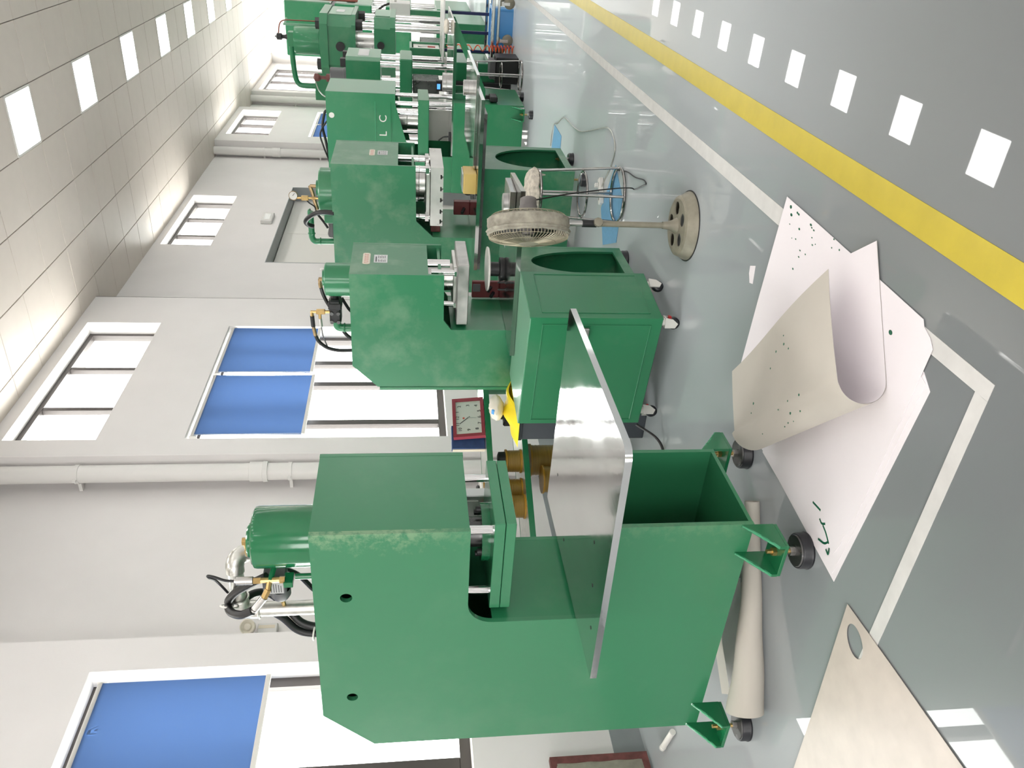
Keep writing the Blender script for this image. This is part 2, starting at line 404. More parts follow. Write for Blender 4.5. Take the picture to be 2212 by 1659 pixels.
# recess with the big closed door
o = MB().prism([(9.51, 0), (R_dr[0], 0), (R_dr[0], R_dr[3]), (R_dr[1], R_dr[3]), (R_dr[1], 0), (16.8, 0), (16.8, ZC+.05), (9.51, ZC+.05)], 'X', WR-.42, WR, [rect(*R_up)]).build('wall_left_door_bay', 'wall')
tag(o, 'white recessed wall around the closed white door', 'wall', kind='structure')
wall('wall_left_far_bay', WP, 16.8, 19.7, [C_lo, C_up], label='white window bay far along the hall')
wall('wall_left_far_recess', WR, 19.7, 21.4, [], label='narrow white recess with a drainpipe far away')
wall('wall_left_end_bay', WP, 21.4, YE, [D_lo], label='glazed bay at the far end of the hall')
tag(MB().box((-5.3, YE, 0), (XR+.3, YE+.3, ZC+.05)).build('wall_end', 'wall'), 'white end wall of the hall', 'wall', kind='structure')
# right and rear sides of the hall, out of the picture, with windows of their own
RW = [(y, y+2.4, 1.08, 3.55) for y in (16.0,)]
o = MB().prism(rect(YB, YE, 0, ZC+.05), 'X', XR, XR+.3, [rect(*h) for h in RW]).build('wall_right', 'wall'); tag(o, 'white wall across the hall, out of the picture', 'wall', kind='structure')
BW = [(-2.6, -.2, 1.08, 3.55), (2.2, 4.6, 1.08, 3.55)]
o = MB().prism(rect(-5.3, XR, 0, ZC+.05), 'Y', YB-.3, YB, [rect(*h) for h in BW]).build('wall_rear', 'wall'); tag(o, 'white rear wall behind the camera', 'wall', kind='structure')
for h in RW: portal((XR+.25, (h[0]+h[1])/2, (h[2]+h[3])/2), h[1]-h[0], h[3]-h[2], (-1, 0, 0))
for h in BW: portal(((h[0]+h[1])/2, YB-.25, (h[2]+h[3])/2), h[1]-h[0], h[3]-h[2], (0, 1, 0))
for x, h in ((WP, Z_up), (WP, A_lo), (WP, A_up), (WP, B_lo), (WP, B_up), (WR, R_up), (WP, C_lo), (WP, C_up), (WP, D_lo)):
    portal((x-.40, (h[0]+h[1])/2, (h[2]+h[3])/2), h[1]-h[0], h[3]-h[2], (1, 0, 0))
tag(MB().box((WP-.3, 9.51, 0), (WP-.001, 9.522, ZC)).build('trim_1', 'frame_dark'), 'dark joint line at the far edge of the middle bay', 'trim', kind='structure')
# grey skirting band
for n, (x, y0, y1) in enumerate(((WP, YB, 4.08), (WR, 4.08, 6.2), (WP, 6.2, 9.51), (WR, 9.51, 11.37), (WR, 14.88, 16.8), (WP, 16.8, 19.7))):
    o = MB().box((x-.01, y0, 0), (x+.006, y1, .2)).build('baseboard_left_%d' % (n+1), 'skirting'); tag(o, 'grey painted skirting band at the foot of the wall', 'skirting', kind='structure')
# ---- windows
WN = [0]
def window(x, h, posts, label, trans=(), fr=.05, depth=.07, xo=.15, white_sides=False):
    """dark frame with posts, each light a pane of its own"""
    WN[0] += 1; y0, y1, z0, z1 = h; xf = x-xo
    t = thing('window_%d' % WN[0], label, 'window', (xf, (y0+y1)/2, z0)); t['kind'] = 'structure'; del t['category']
    b = MB().prism(rect(y0, y1, z0, z1), 'X', xf-depth, xf, [rect(y0+fr, y1-fr, z0+fr, z1-fr)]); b.build('window_frame', 'frame_dark', t)
    ys = [y0+fr]+list(posts)+[y1-fr]
    for p in posts: MB().box((xf-depth+.005, p-fr*.55, z0+fr), (xf-.004, p+fr*.55, z1-fr), .004).build('window_post', 'frame_dark', t)
    zs = [z0+fr]+list(trans)+[z1-fr]
    for zt in trans: MB().box((xf-depth+.01, y0+fr, zt-.02), (xf-.01, y1-fr, zt+.02), .004).build('window_rail', 'frame_dark', t)
    for a, c in zip(ys, ys[1:]):
        for d, e in zip(zs, zs[1:]):
            MB().box((xf-depth*.55, a, d), (xf-depth*.55+.006, c, e)).build('pane', 'glass', t)
    MB().box((x-.15, y0, z0-.0), (x-.002, y1, z0+.006), .002).build('window_sill', 'frame_white', t)
    return t
window(WP, A_lo, [1.95, 2.66, 3.09], 'dark framed window beside the nearest press, blind half down', fr=.075)
window(WP, Z_up, [-.6], 'clerestory window behind the camera')
window(WP, A_up, [2.28, 3.04], 'clerestory window above the nearest bay')
window(WP, B_lo, [6.95, 7.70, 8.16], 'dark framed sliding window below the two blue blinds', fr=.075)
window(WP, B_up, [7.22, 8.02], 'three-light clerestory window above the two blue blinds')
window(WR, R_up, [12.77, 13.54], 'three-light clerestory window above the white door')
window(WP, C_lo, [17.8, 18.4, 19.0], 'far dark framed window partly hidden by the lettered press')
window(WP, C_up, [18.0, 18.7], 'far clerestory window high over the lettered press')
window(WP, D_lo, [22.4, 23.4, 24.3], 'tall bright window at the end of the hall', trans=(2.6,))
for h in RW: window(XR+.25, h, [h[0]+1.2], 'window in the wall across the hall')
# the closed white sliding door
t = thing('door_1', 'closed white sliding door in a grey lined recess', 'door', (WR-.25, (R_dr[0]+R_dr[1])/2, 0)); t['kind'] = 'structure'; del t['category']
ym = (R_dr[0]+R_dr[1])/2+.1
MB().box((WR-.31, R_dr[0], 0), (WR-.26, ym-.004, R_dr[3]-.02), .004).build('door_leaf', 'frame_white', t)
MB().box((WR-.31, ym+.004, 0), (WR-.26, R_dr[1], R_dr[3]-.02), .004).build('door_leaf', 'frame_white', t)
MB().box((WR-.42, R_dr[0], 0), (WR-.33, R_dr[1], R_dr[3])).build('door_backing', 'frame_dark', t)
MB().prism([(R_dr[0]-.0, 0), (R_dr[0]+.01, 0), (R_dr[0]+.01, R_dr[3]-.01), (R_dr[1]-.01, R_dr[3]-.01), (R_dr[1]-.01, 0), (R_dr[1], 0), (R_dr[1], R_dr[3]), (R_dr[0], R_dr[3])], 'X', WR-.25, WR+.004).build('door_lining', 'skirting', t)
# ---- roller blinds
def blind(y0, y1, zt, zb, label, x=WP-.05):
    t = thing('roller_blind', label, 'blind', (x, (y0+y1)/2, zt), 0, 'blue roller blinds')
    MB().cyl((x, y0, zt-.03), (x, y1, zt-.03), .03, 16).build('roller', 'blind_roller', t)
    def f(u, v):
        z = zt-.04-(zt-.04-zb)*u; y = y0+.012+(y1-y0-.024)*v
        return (x+.0335+.003*math.sin(v*9+u*4)*u+.004*math.sin(v*23+5*u)*u*u, y, z)
    MB().grid(f, 14, 24).thicken(.0015).build('cloth', 'blind_blue', t)
    MB().box((x+.024, y0+.008, zb-.03), (x+.046, y1-.008, zb+.004), .004).build('bottom_bar', 'frame_white', t)
    for yy in (y0, y1): MB().box((x-.03, yy-.004, zt-.07), (x+.03, yy+.004, zt), .003).build('bracket', 'white_plastic', t)
    MB().tube([(x+.035, y0+.02, zt-.03), (x+.037, y0+.02, zt-.6), (x+.035, y0+.021, zt-1.25)], .002, 5).build('pull_chain', 'white_plastic', t)
    return t
blind(2.67, 3.735, 3.50, 2.42, 'blue roller blind half down beside the nearest press')
blind(1.55, 2.63, 3.50, 2.42, 'blue roller blind at the near end of the near window')
blind(6.53, 7.66, 3.53, 2.49, 'blue roller blind over the near half of the middle window')
blind(7.70, 8.75, 3.53, 2.52, 'blue roller blind over the far half of the middle window')
blind(17.35, 18.38, 3.44, 2.8, 'near one of the two far blue blinds behind the lettered press')
blind(18.42, 19.45, 3.44, 2.8, 'far one of the two far blue blinds behind the lettered press')
# ---- drainpipes
def drainpipe(x, y, label, couplings, clamps, xw=WR):
    t = thing('drainpipe', label, 'pipe', (x, y, 0), 0, 'white drainpipes in the wall recesses')
    MB().cyl((x, y, 0), (x, y, ZC), .08, 24).build('pipe', 'pipe_white', t)
    for z in couplings:
        MB().lathe([(.08, -.02), (.095, -.02), (.098, .02), (.092, .025), (.092, .14), (.08, .145)], (x, y, z)).build('coupling', 'pipe_white', t)
    for z in clamps:
        c = MB().cyl((x, y, z-.018), (x, y, z+.018), .087, 24); c.box((xw, y-.02, z-.015), (x, y+.02, z+.015)); c.box((x-.01, y-.115, z-.014), (x+.01, y-.08, z+.014)); c.build('clamp', 'pipe_white', t)
    return t
drainpipe(-4.674, 6.1, 'thick white drainpipe against the bay behind the nearest press', [2.77], [4.40, 2.55, 1.2])
drainpipe(-4.73, 16.70, 'white drainpipe in the recess before the far window bay', [4.0], [4.3, 3.2])
drainpipe(-4.70, 21.28, 'farthest white drainpipe beside the end bay', [3.0], [4.2])
# ---- tape on the floor
def tape(poly, mat, label, z=.0022):
    xs = [p[0] for p in poly]; ys = [p[1] for p in poly]
    o = MB().prism(poly, 'Z', .0003, z).build('floor_tape', mat, loc=(sum(xs)/len(xs), sum(ys)/len(ys), 0)); return tag(o, label, 'tape', 'floor marking tape')
tape([(-.777, -2), (-.680, -2), (-.672, 24.5), (-.775, 24.5)], 'yellow_tape', 'long yellow tape line along the aisle')
# ---------------------------------------------------------------- presses
def foot_bracket(t, x0, x1, y, dy, zf=.125, zt=.30, weld=True, pad_r=.068, bolt='steel'):
    """angle bracket welded to the side plate at y, reaching out by dy, with a round levelling pad"""
    y1 = y+dy; lo, hi = min(y, y1), max(y, y1)
    b = MB().box((x0, lo, zf), (x1, hi, zf+.014), .002); br = b.build('foot_bracket', 'green_gloss', t)
    for x in (x0, x1-.012):
        MB().prism([(y, zt), (y, zf+.014), (y1, zf+.014), (y1, zf+.035)], 'X', x, x+.012).build('gusset', 'green_gloss', br)
        if weld: MB().tube([(x+.006, y+dy*.02, zt-.005), (x+.007, y+dy*.5, (zt+zf+.03)/2), (x+.006, y1, zf+.035)], .0055, 6).jitter(.0012, 3).build('weld_bead', 'weld', br)
    xc, yc = (x0+x1)/2, y+dy*.55
    levelling_foot(t, xc, yc, zf, pad_r)
def levelling_foot(t, xc, yc, zf, r=.068, h=.042):
    f = MB().lathe([(0, 0), (r*1.03, 0), (r*1.05, .006), (r*1.0, .012), (r, h-.006), (r*.95, h), (0, h)], (xc, yc, 0), seg=32).build('levelling_foot', 'rubber', t)
    MB().lathe([(r*.9, h), (r*.86, h+.005), (.0, h+.007)], (xc, yc, 0), seg=28).build('foot_cap', 'dark_steel', f)
    MB().cyl((xc, yc, h), (xc, yc, zf+.05), .0085, 10).build('stud', 'brass', f)
    MB().hexa((xc, yc, h+.006), (xc, yc, h+.026), .018).build('nut', 'steel', f); MB().hexa((xc, yc, zf+.014), (xc, yc, zf+.03), .017).build('nut', 'brass', f)
def cframe(t, Yn, Yf, Xf, Xb, zb, zt, throat, cham, mat, front_z, table_z, base='rect', holes=(), th=.02, near_mat=None, inner='green'):
    """C-shaped frame: two profile plates with cover plates between them"""
    prof = [(Xf, zb), (Xf, table_z)]+list(reversed(throat))+[(Xf, zt), (Xb+cham, zt), (Xb, zt-cham), (Xb, zb)]
    for y0, y1 in ((Yn, Yn+th), (Yf-th, Yf)):
        MB().prism(prof, 'Y', y0, y1, [circ(h[0], h[1], h[2], 24) for h in holes]).build('side_plate', near_mat if near_mat and y0 == Yn else mat, t)
    a, b = Yn+th, Yf-th
    MB().box((Xf-.02, a, front_z), (Xf-.001, b, zt-.001)).build('front_cover', mat, t)
    MB().box((Xb+cham, a, zt-.02), (Xf-.02, b, zt-.0015)).build('top_plate', mat, t)
    MB().prism([(Xb+cham, zt-.001), (Xb+.001, zt-cham), (Xb+.015, zt-cham-.01), (Xb+cham, zt-.02)], 'Y', a, b).build('sloped_plate', mat, t)
    MB().box((Xb+.001, a, zb+.001), (Xb+.018, b, zt-cham-.01)).build('back_plate', mat, t)
    tx = throat[-1][0]
    MB().box((tx-.02, a, table_z-.02), (tx-.001, b, throat[-2][1] if len(throat) > 2 else throat[0][1])).build('throat_plate', inner, t)
    MB().box((tx-.02, a, throat[0][1]+.012), (Xf-.02, b, throat[0][1]+.03)).build('head_plate', inner, t)
    MB().box((tx-.02, a, table_z-.022), (Xf-.001, b, table_z-.001)).build('bed_plate', mat, t)
    MB().box((Xb+.018, a, zb+.001), (Xf-.001, b, zb+.016)).build('bottom_plate', mat, t)
    if base == 'arch':
        w = b-a; yc = (a+b)/2; r = w/2-.05
        op = [(a+.05, zb+.06), (b-.05, zb+.06)]+[(yc+r*math.cos(PI*k/20), zb+.06+.16+(table_z-zb-.36)*math.sin(PI*k/20)) for k in range(21)]
        MB().prism(rect(a, b, zb+.016, table_z-.022), 'X', Xf-.016, Xf-.001, [op]).build('arched_front', mat, t)
# ---- press 1, nearest
P1 = thing('hydraulic_press', 'large new-looking green C-frame press in front, cardboard roll underneath', 'press', (-2.5, 2.42, 0), 0, 'green hydraulic presses along the wall')
yn, yf = 2.18, 2.66
thr = [(-1.955, 1.266), (-2.325, 1.262)]+[(-2.325-.1*math.sin(k/8*PI/2), 1.162+.1*math.cos(k/8*PI/2)) for k in range(1, 9)]+[(-2.425, .812)]
cframe(P1, yn, yf, -1.955, -3.145, .195, 1.837, thr, .205, 'green_satin', 1.268, .812, near_mat='green_scuffed', holes=[(-2.266, 1.718, .0225), (-2.831, 1.714, .0225)])
for x0 in (-2.105, -3.14):
    foot_bracket(P1, x0, x0+.15, yn, -.125, zf=.108, zt=.245); foot_bracket(P1, x0, x0+.15, yf, .125, zf=.108, zt=.245)
# cylinder on the head
c = MB().lathe([(0, 2.075), (.106, 2.075), (.118, 2.068), (.12, 2.055), (.12, 1.835), (0, 1.835)], (-2.17, 2.42, 0), seg=48).build('cylinder', 'green_gloss', P1, angle=22)
MB().lathe([(0, 2.098), (.062, 2.098), (.068, 2.092), (.068, 2.073), (0, 2.073)], (-2.185, 2.42, 0), seg=32).build('cylinder_cap', 'green_gloss', c)
f = MB().hexa((-2.19, 2.42, 2.096), (-2.19, 2.42, 2.122), .016).cyl((-2.19, 2.42, 2.11), (-2.225, 2.41, 2.103), .011, 10).hexa((-2.222, 2.41, 2.103), (-2.245, 2.404, 2.098), .014).build('brass_elbow', 'brass', P1)
MB().tube([(-2.245, 2.404, 2.098), (-2.29, 2.42, 2.08), (-2.34, 2.46, 2.10), (-2.39, 2.50, 2.09), (-2.43, 2.52, 2.02), (-2.50, 2.55, 1.95), (-2.6, 2.55, 1.88), (-2.62, 2.55, 1.82)], .011, 10).build('hose', 'hose', P1)
# ports and fittings on the cylinder side
g = MB().cyl((-2.265, 2.36, 2.0), (-2.285, 2.30, 2.01), .011, 12).box((-2.31, 2.285, 1.925), (-2.285, 2.345, 1.96), .002).cyl((-2.295, 2.33, 1.92), (-2.295, 2.33, 1.838), .012, 12).build('port_block', 'green_gloss', P1)
b = MB().cyl((-2.285, 2.305, 2.07), (-2.285, 2.305, 1.97), .011, 8).hexa((-2.285, 2.305, 1.955), (-2.285, 2.305, 1.975), .014).hexa((-2.285, 2.305, 2.045), (-2.285, 2.305, 2.072), .013).cyl((-2.285, 2.305, 2.012), (-2.325, 2.29, 2.02), .011, 8).hexa((-2.318, 2.292, 2.018), (-2.352, 2.282, 2.035), .014)
b.build('brass_tee', 'brass', P1)
MB().cyl((-2.285, 2.305, 2.074), (-2.285, 2.305, 2.135), .016, 14).cyl((-2.285, 2.305, 2.135), (-2.285, 2.305, 2.142), .009, 8).build('pressure_sensor', 'steel', P1)
MB().tube([(-2.285, 2.305, 2.14), (-2.28, 2.305, 2.175), (-2.265, 2.31, 2.215), (-2.268, 2.32, 2.24), (-2.285, 2.325, 2.235), (-2.32, 2.35, 2.225), (-2.38, 2.38, 2.215), (-2.44, 2.40, 2.2)], .005, 8).build('cable', 'black', P1)
MB().cyl((-2.352, 2.282, 2.035), (-2.398, 2.268, 2.072), .015, 12).cyl((-2.40, 2.267, 2.074), (-2.405, 2.266, 2.078), .013, 10).build('hose_end', 'steel', P1)
MB().tube([(-2.405, 2.266, 2.08), (-2.44, 2.28, 2.13), (-2.475, 2.33, 2.18), (-2.50, 2.39, 2.20), (-2.56, 2.45, 2.18), (-2.60, 2.47, 2.10), (-2.66, 2.47, 2.02), (-2.73, 2.46, 1.96), (-2.75, 2.45, 1.9), (-2.75, 2.45, 1.82)], .0165, 16).build('hose', 'hose', P1)
MB().tube([(-2.30, 2.34, 2.03), (-2.35, 2.35, 2.10), (-2.41, 2.37, 2.16), (-2.48, 2.39, 2.20), (-2.53, 2.43, 2.18), (-2.55, 2.5, 2.12), (-2.58, 2.52, 2.06), (-2.64, 2.50, 2.0), (-2.70, 2.47, 1.94), (-2.72, 2.46, 1.87), (-2.705, 2.46, 1.82)], .0165, 16).build('hose', 'hose', P1)
for p, q in (((-2.492, 2.375, 2.195), (1, .8, -.2)), ((-2.745, 2.455, 1.885), (.1, .1, 1))):
    MB().torus(p, .034, .004, q, 20, 6).build('cable_tie', 'white_plastic', P1)
# galvanised suction pipe with elbows
MB().tube([(-2.56, 2.42, 1.835), (-2.56, 2.42, 2.12)], .0305, 20, smooth=False).cyl((-2.50, 2.42, 2.165), (-2.33, 2.42, 2.165), .0305, 20).build('suction_pipe', 'galvanised', P1)
MB().tube([(-2.56, 2.42, 2.09), (-2.56, 2.42, 2.12), (-2.555, 2.42, 2.143), (-2.542, 2.42, 2.158), (-2.52, 2.42, 2.165), (-2.49, 2.42, 2.165)], .037, 20, n=4).torus((-2.56, 2.42, 2.09), .036, .005, (0, 0, 1), 24, 6).torus((-2.487, 2.42, 2.165), .036, .005, (1, 0, 0), 24, 6).build('pipe_elbow', 'galvanised', P1)
MB().tube([(-2.35, 2.42, 2.165), (-2.32, 2.43, 2.165), (-2.30, 2.45, 2.155), (-2.295, 2.47, 2.12), (-2.295, 2.47, 2.05)], .036, 16, n=4).build('pipe_elbow', 'galvanised', P1)
v = MB().box((-2.42, 2.36, 1.965), (-2.335, 2.43, 2.055), .006).build('pressure_switch', 'grey_plastic', P1)
MB().box((-2.412, 2.3575, 1.975), (-2.352, 2.36, 2.035)).build('rating_plate', 'plate_silver', v)
for z, w in ((2.022, .03), (2.012, .044), (2.003, .044), (1.993, .04), (1.984, .035)):
    MB().box((-2.405, 2.3568, z-.0015), (-2.405+w, 2.3574, z+.0015)).build('print_line', 'print_dark', v)
MB().lathe([(.04, 0), (.04, .035), (.032, .05), (0, .052)], (-2.42, 2.40, 1.995), (-1, 0, 0), 24).cyl((-2.43, 2.40, 2.03), (-2.46, 2.40, 2.04), .008, 10).build('switch_cap', 'grey_plastic', v)
MB().cyl((-2.47, 2.40, 1.995), (-2.53, 2.41, 1.99), .009, 8).hexa((-2.48, 2.40, 1.995), (-2.495, 2.402, 1.994), .014).build('brass_nipple', 'brass', v)
# slide: two plates on guide rods with the ram flange
sl = MB().box((-2.395, 2.225, 1.133), (-1.965, 2.615, 1.173), .002).build('slide_plate', 'green_satin', P1)
MB().box((-2.395, 2.225, 1.092), (-1.965, 2.615, 1.1305), .002).build('slide_plate', 'green_satin', P1)
for x, y in ((-2.335, 2.265), (-2.02, 2.262), (-2.02, 2.57), (-2.335, 2.575)):
    MB().cyl((x, y, 1.165), (x, y, 1.29), .0165, 20).build('guide_rod', 'chrome', P1)
rm = MB().cyl((-2.17, 2.42, 1.205), (-2.17, 2.42, 1.30), .06, 28).build('ram', 'dark_steel', P1)
MB().cyl((-2.17, 2.42, 1.173), (-2.17, 2.42, 1.205), .115, 32).build('ram_flange', 'green_gloss', rm)
for k in range(6):
    a = k*PI/3+.3; x, y = -2.17+.095*math.cos(a), 2.42+.095*math.sin(a)
    MB().cyl((x, y, 1.203), (x, y, 1.222), .012, 12).build('bolt', 'black', rm)
bx = MB().box((-2.32, 2.665, 1.09), (-2.19, 2.72, 1.26), .004).build('button_box', 'plate_silver', P1)
MB().cyl((-2.24, 2.665, 1.165), (-2.24, 2.645, 1.165), .012, 14).build('red_button', 'red', bx); MB().box((-2.315, 2.66, 1.19), (-2.215, 2.665, 1.245)).build('legend_plate', 'clock_face', bx)
# big aluminium plate on the bed
pl = MB().prism([(-2.40, 1.875), (-1.455, 1.905)]+[(-1.455+.05*math.sin(k/5*PI/2), 1.955-.05*math.cos(k/5*PI/2)) for k in range(6)]+[(-1.405, 2.88), (-1.425, 2.895), (-2.40, 2.905)], 'Z', .8125, .8365)
o = pl.build('table_plate', 'alu', loc=(-1.9, 2.4, .8125), angle=30); tag(o, 'large shiny aluminium plate lying on the bed of the nearest press', 'metal plate')
for x, y in ((-2.23, 1.96), (-2.08, 2.02), (-1.93, 2.08), (-2.30, 2.5), (-2.15, 2.75)):
    hole = MB().cyl((x, y, .8366), (x, y, .8372), .007, 14).build('drilled_hole', 'black', o)
# ---- press 2
P2 = thing('hydraulic_press', 'green C-frame press with red name plate, behind the wheeled cabinet', 'press', (-2.3, 4.7, 0), 0, 'green hydraulic presses along the wall')
thr = [(-1.962, 1.266), (-2.263, 1.262), (-2.328, 1.214), (-2.328, .845)]
cframe(P2, 4.45, 4.95, -1.962, -2.742, .075, 1.827, thr, .155, 'green_worn', 1.36, .845, base='arch')
MB().box((-2.765, 4.445, .5), (-2.743, 4.955, 1.66), .002).build('rear_door', 'green', P2)
for x in (-2.06,):
    levelling_foot(P2, x, 4.99, .075, .06); levelling_foot(P2, x, 4.47, .075, .06)
for x in (-2.62,):
    levelling_foot(P2, x, 4.90, .075, .06); levelling_foot(P2, x, 4.5, .075, .06)
def name_plates(P, x, y, z, n=1):
    """oval red-lettered plate and a silver rating plate on the front cover (faces +x)"""
    o = MB().prism(rrect(y-.088, y+.088, z+.0, z+.046, .018, 5), 'X', x, x+.002).build('name_plate', 'sticker', P)
    MB().prism(rrect(y-.078, y+.078, z+.005, z+.041, .015, 5), 'X', x+.002, x+.0026).build('plate_panel', 'ivory_plastic', o)
    for k in range(9):      # worn red lettering, no longer legible
        yy = y-.064+k*.0160
        MB().box((x+.0026, yy-.0055, z+.012), (x+.0031, yy-.0025, z+.034)).build('worn_letter', 'print_red', o)
        MB().box((x+.0026, yy-.0025, z+(.012 if k % 2 else .030)), (x+.0031, yy+.004, z+(.016 if k % 2 else .034))).build('worn_letter', 'print_red', o)
    p = MB().box((x, y-.062, z-.105), (x+.002, y+.062, z-.022), .001).build('rating_plate', 'plate_silver', P)
    MB().box((x+.002, y-.05, z-.04), (x+.0026, y+.03, z-.032)).build('print_line', 'print_dark', p)
    for k in range(5):
        for a, w in ((y-.05, .035), (y+.005, .04)):
            MB().box((x+.002, a, z-.052-k*.01), (x+.0026, a+w-.007*(k % 2), z-.048-k*.01)).build('print_line', 'print_dark', p)
name_plates(P2, -1.963, 4.69, 1.71)
c = MB().lathe([(0, 1.99), (.098, 1.99), (.104, 1.984), (.104, 1.825), (0, 1.825)], (-2.11, 4.70, 0), seg=40).build('cylinder', 'green', P2)
MB().lathe([(0, 2.005), (.05, 2.005), (.05, 1.988), (0, 1.988)], (-2.10, 4.70, 0), seg=28).build('cylinder_cap', 'green', c)
MB().cyl((-2.05, 4.72, 1.99), (-2.05, 4.72, 2.02), .012, 10).hexa((-2.075, 4.72, 1.99), (-2.075, 4.72, 2.012), .014).build('lifting_eye', 'steel', c)
MB().hexa((-2.11, 4.70, 2.0), (-2.11, 4.70, 2.03), .013).cyl((-2.11, 4.70, 2.024), (-2.14, 4.70, 2.024), .011, 10).hexa((-2.135, 4.70, 2.024), (-2.165, 4.70, 2.02), .013).build('brass_elbow', 'brass_old', P2)
MB().tube([(-2.165, 4.70, 2.02), (-2.22, 4.72, 2.012), (-2.28, 4.74, 1.995), (-2.33, 4.77, 1.98)], .0115, 14).build('hose', 'hose', P2)
vb = MB().box((-2.395, 4.655, 1.90), (-2.235, 4.745, 1.972), .01).box((-2.30, 4.65, 1.895), (-2.255, 4.75, 1.978), .006).cyl((-2.235, 4.70, 1.935), (-2.20, 4.70, 1.935), .022, 14).build('valve_block', 'black', P2)
for x, z in ((-2.325, 1.958), (-2.325, 1.917), (-2.385, 1.958), (-2.385, 1.917)):
    MB().cyl((x, 4.655, z), (x, 4.648, z), .012, 12).build('cap_screw', 'dark_steel', vb)
MB().tube([(-2.395, 4.70, 1.93), (-2.43, 4.70, 1.93), (-2.445, 4.70, 1.915), (-2.447, 4.70, 1.88), (-2.447, 4.70, 1.82)], .026, 14, n=4).torus((-2.447, 4.70, 1.885), .026, .006, (0, 0, 1), 20, 6).build('suction_pipe', 'green', P2)
MB().cyl((-2.325, 4.68, 1.972), (-2.325, 4.68, 2.0), .01, 8).box((-2.34, 4.668, 2.0), (-2.31, 4.692, 2.055), .003).cyl((-2.326, 4.68, 2.05), (-2.326, 4.68, 2.09), .009, 8).cyl((-2.326, 4.68, 2.083), (-2.355, 4.68, 2.083), .011, 8).box((-2.372, 4.67, 2.025), (-2.335, 4.69, 2.043), .003).build('brass_tee', 'brass', P2)
MB().tube([(-2.355, 4.68, 2.083), (-2.40, 4.68, 2.081), (-2.43, 4.68, 2.08)], .014, 10).build('hose_sleeve', 'black', P2)
MB().cyl((-2.43, 4.68, 2.08), (-2.495, 4.68, 2.07), .012, 12).build('hose_end', 'brass_old', P2)
MB().cyl((-2.372, 4.68, 2.034), (-2.43, 4.68, 2.03), .011, 10).build('pressure_sensor', 'steel', P2)
MB().tube([(-2.43, 4.68, 2.03), (-2.50, 4.68, 2.022), (-2.55, 4.69, 2.01), (-2.58, 4.69, 2.0)], .004, 6).build('cable', 'grey_plastic', P2)
MB().tube([(-2.495, 4.68, 2.07), (-2.54, 4.68, 2.05), (-2.585, 4.68, 2.0), (-2.61, 4.69, 1.93), (-2.615, 4.70, 1.85), (-2.615, 4.70, 1.80)], .0115, 14).build('hose', 'hose', P2)
MB().tube([(-2.40, 4.73, 1.94), (-2.47, 4.74, 1.91), (-2.53, 4.74, 1.87), (-2.58, 4.74, 1.80)], .0115, 14).build('hose', 'hose', P2)
MB().tube([(-2.27, 4.77, 1.90), (-2.31, 4.77, 1.88), (-2.36, 4.77, 1.85), (-2.40, 4.77, 1.80)], .010, 8).build('hose', 'hose', P2)
# ram, guide rods and bevelled steel platen
MB().cyl((-2.0, 4.70, 1.22), (-2.0, 4.70, 1.40), .035, 24).build('ram', 'chrome', P2)
MB().cyl((-2.08, 4.70, 1.205), (-2.08, 4.70, 1.36), .085, 28).build('ram', 'steel', P2)
for x, y in ((-1.985, 4.55), (-2.2, 4.56), (-2.2, 4.84)): MB().cyl((x, y, 1.18), (x, y, 1.34), .018, 16).hexa((x, y, 1.184), (x, y, 1.20), .03).build('guide_rod', 'chrome', P2)
MB().box((-2.04, 4.83, 1.36), (-1.98, 4.89, 1.44), .006).build('limit_switch', 'green', P2)
MB().box((-2.22, 4.55, 1.183), (-1.95, 4.83, 1.205), .003).build('mounting_plate', 'steel', P2)
MB().box((-2.305, 4.475, 1.113), (-1.905, 4.872, 1.183), .004).build('platen', 'steel_dull', P2)
tp = MB().prism([(-2.37, 4.2), (-1.365, 4.24), (-1.41, 4.73), (-1.9, 4.75), (-1.9, 5.02), (-2.322, 5.02), (-2.322, 4.44), (-2.37, 4.44)], 'Z', .8455, .872).build('table_plate', 'alu_dark', loc=(-2.05, 4.6, .846)); tag(tp, 'dark polished steel plate on the bed of the second press', 'metal plate')
# ---- press 3
P3 = thing('hydraulic_press', 'tall green press with arched base and slotted steel platen, behind the fan', 'press', (-2.4, 6.8, 0), 0, 'green hydraulic presses along the wall')
thr = [(-1.90, 1.412), (-2.36, 1.405), (-2.495, 1.264), (-2.495, .875)]
cframe(P3, 6.45, 7.16, -1.90, -3.0, .11, 2.085, thr, .2, 'green_worn', 1.553, .875, base='arch', holes=[(-2.66, 1.46, .085)])
for x in (-1.98, -2.8):
    levelling_foot(P3, x, 7.10, .11, .055); levelling_foot(P3, x, 6.5, .11, .055)
name_plates(P3, -1.901, 6.81, 1.745)
c = MB().lathe([(0, 2.21), (.19, 2.21), (.2, 2.2), (.2, 2.08), (0, 2.08)], (-2.245, 6.80, 0), seg=40).build('cylinder', 'green', P3)
MB().lathe([(0, 2.238), (.065, 2.238), (.065, 2.208), (0, 2.208)], (-2.215, 6.80, 0), seg=28).build('cylinder_cap', 'green', c)
MB().box((-2.50, 6.72, 2.09), (-2.40, 6.86, 2.18), .01).build('valve_block', 'green', P3)
MB().tube([(-2.20, 6.80, 2.235), (-2.20, 6.80, 2.285), (-2.205, 6.80, 2.29), (-2.26, 6.79, 2.272), (-2.33, 6.77, 2.255), (-2.39, 6.76, 2.235)], .016, 8, n=3).build('brass_line', 'brass_old', P3)
MB().cyl((-2.292, 6.76, 2.21), (-2.292, 6.76, 2.40), .010, 8).box((-2.31, 6.745, 2.305), (-2.272, 6.775, 2.365), .003).hexa((-2.292, 6.76, 2.245), (-2.292, 6.76, 2.28), .014).build('brass_valve', 'brass', P3)
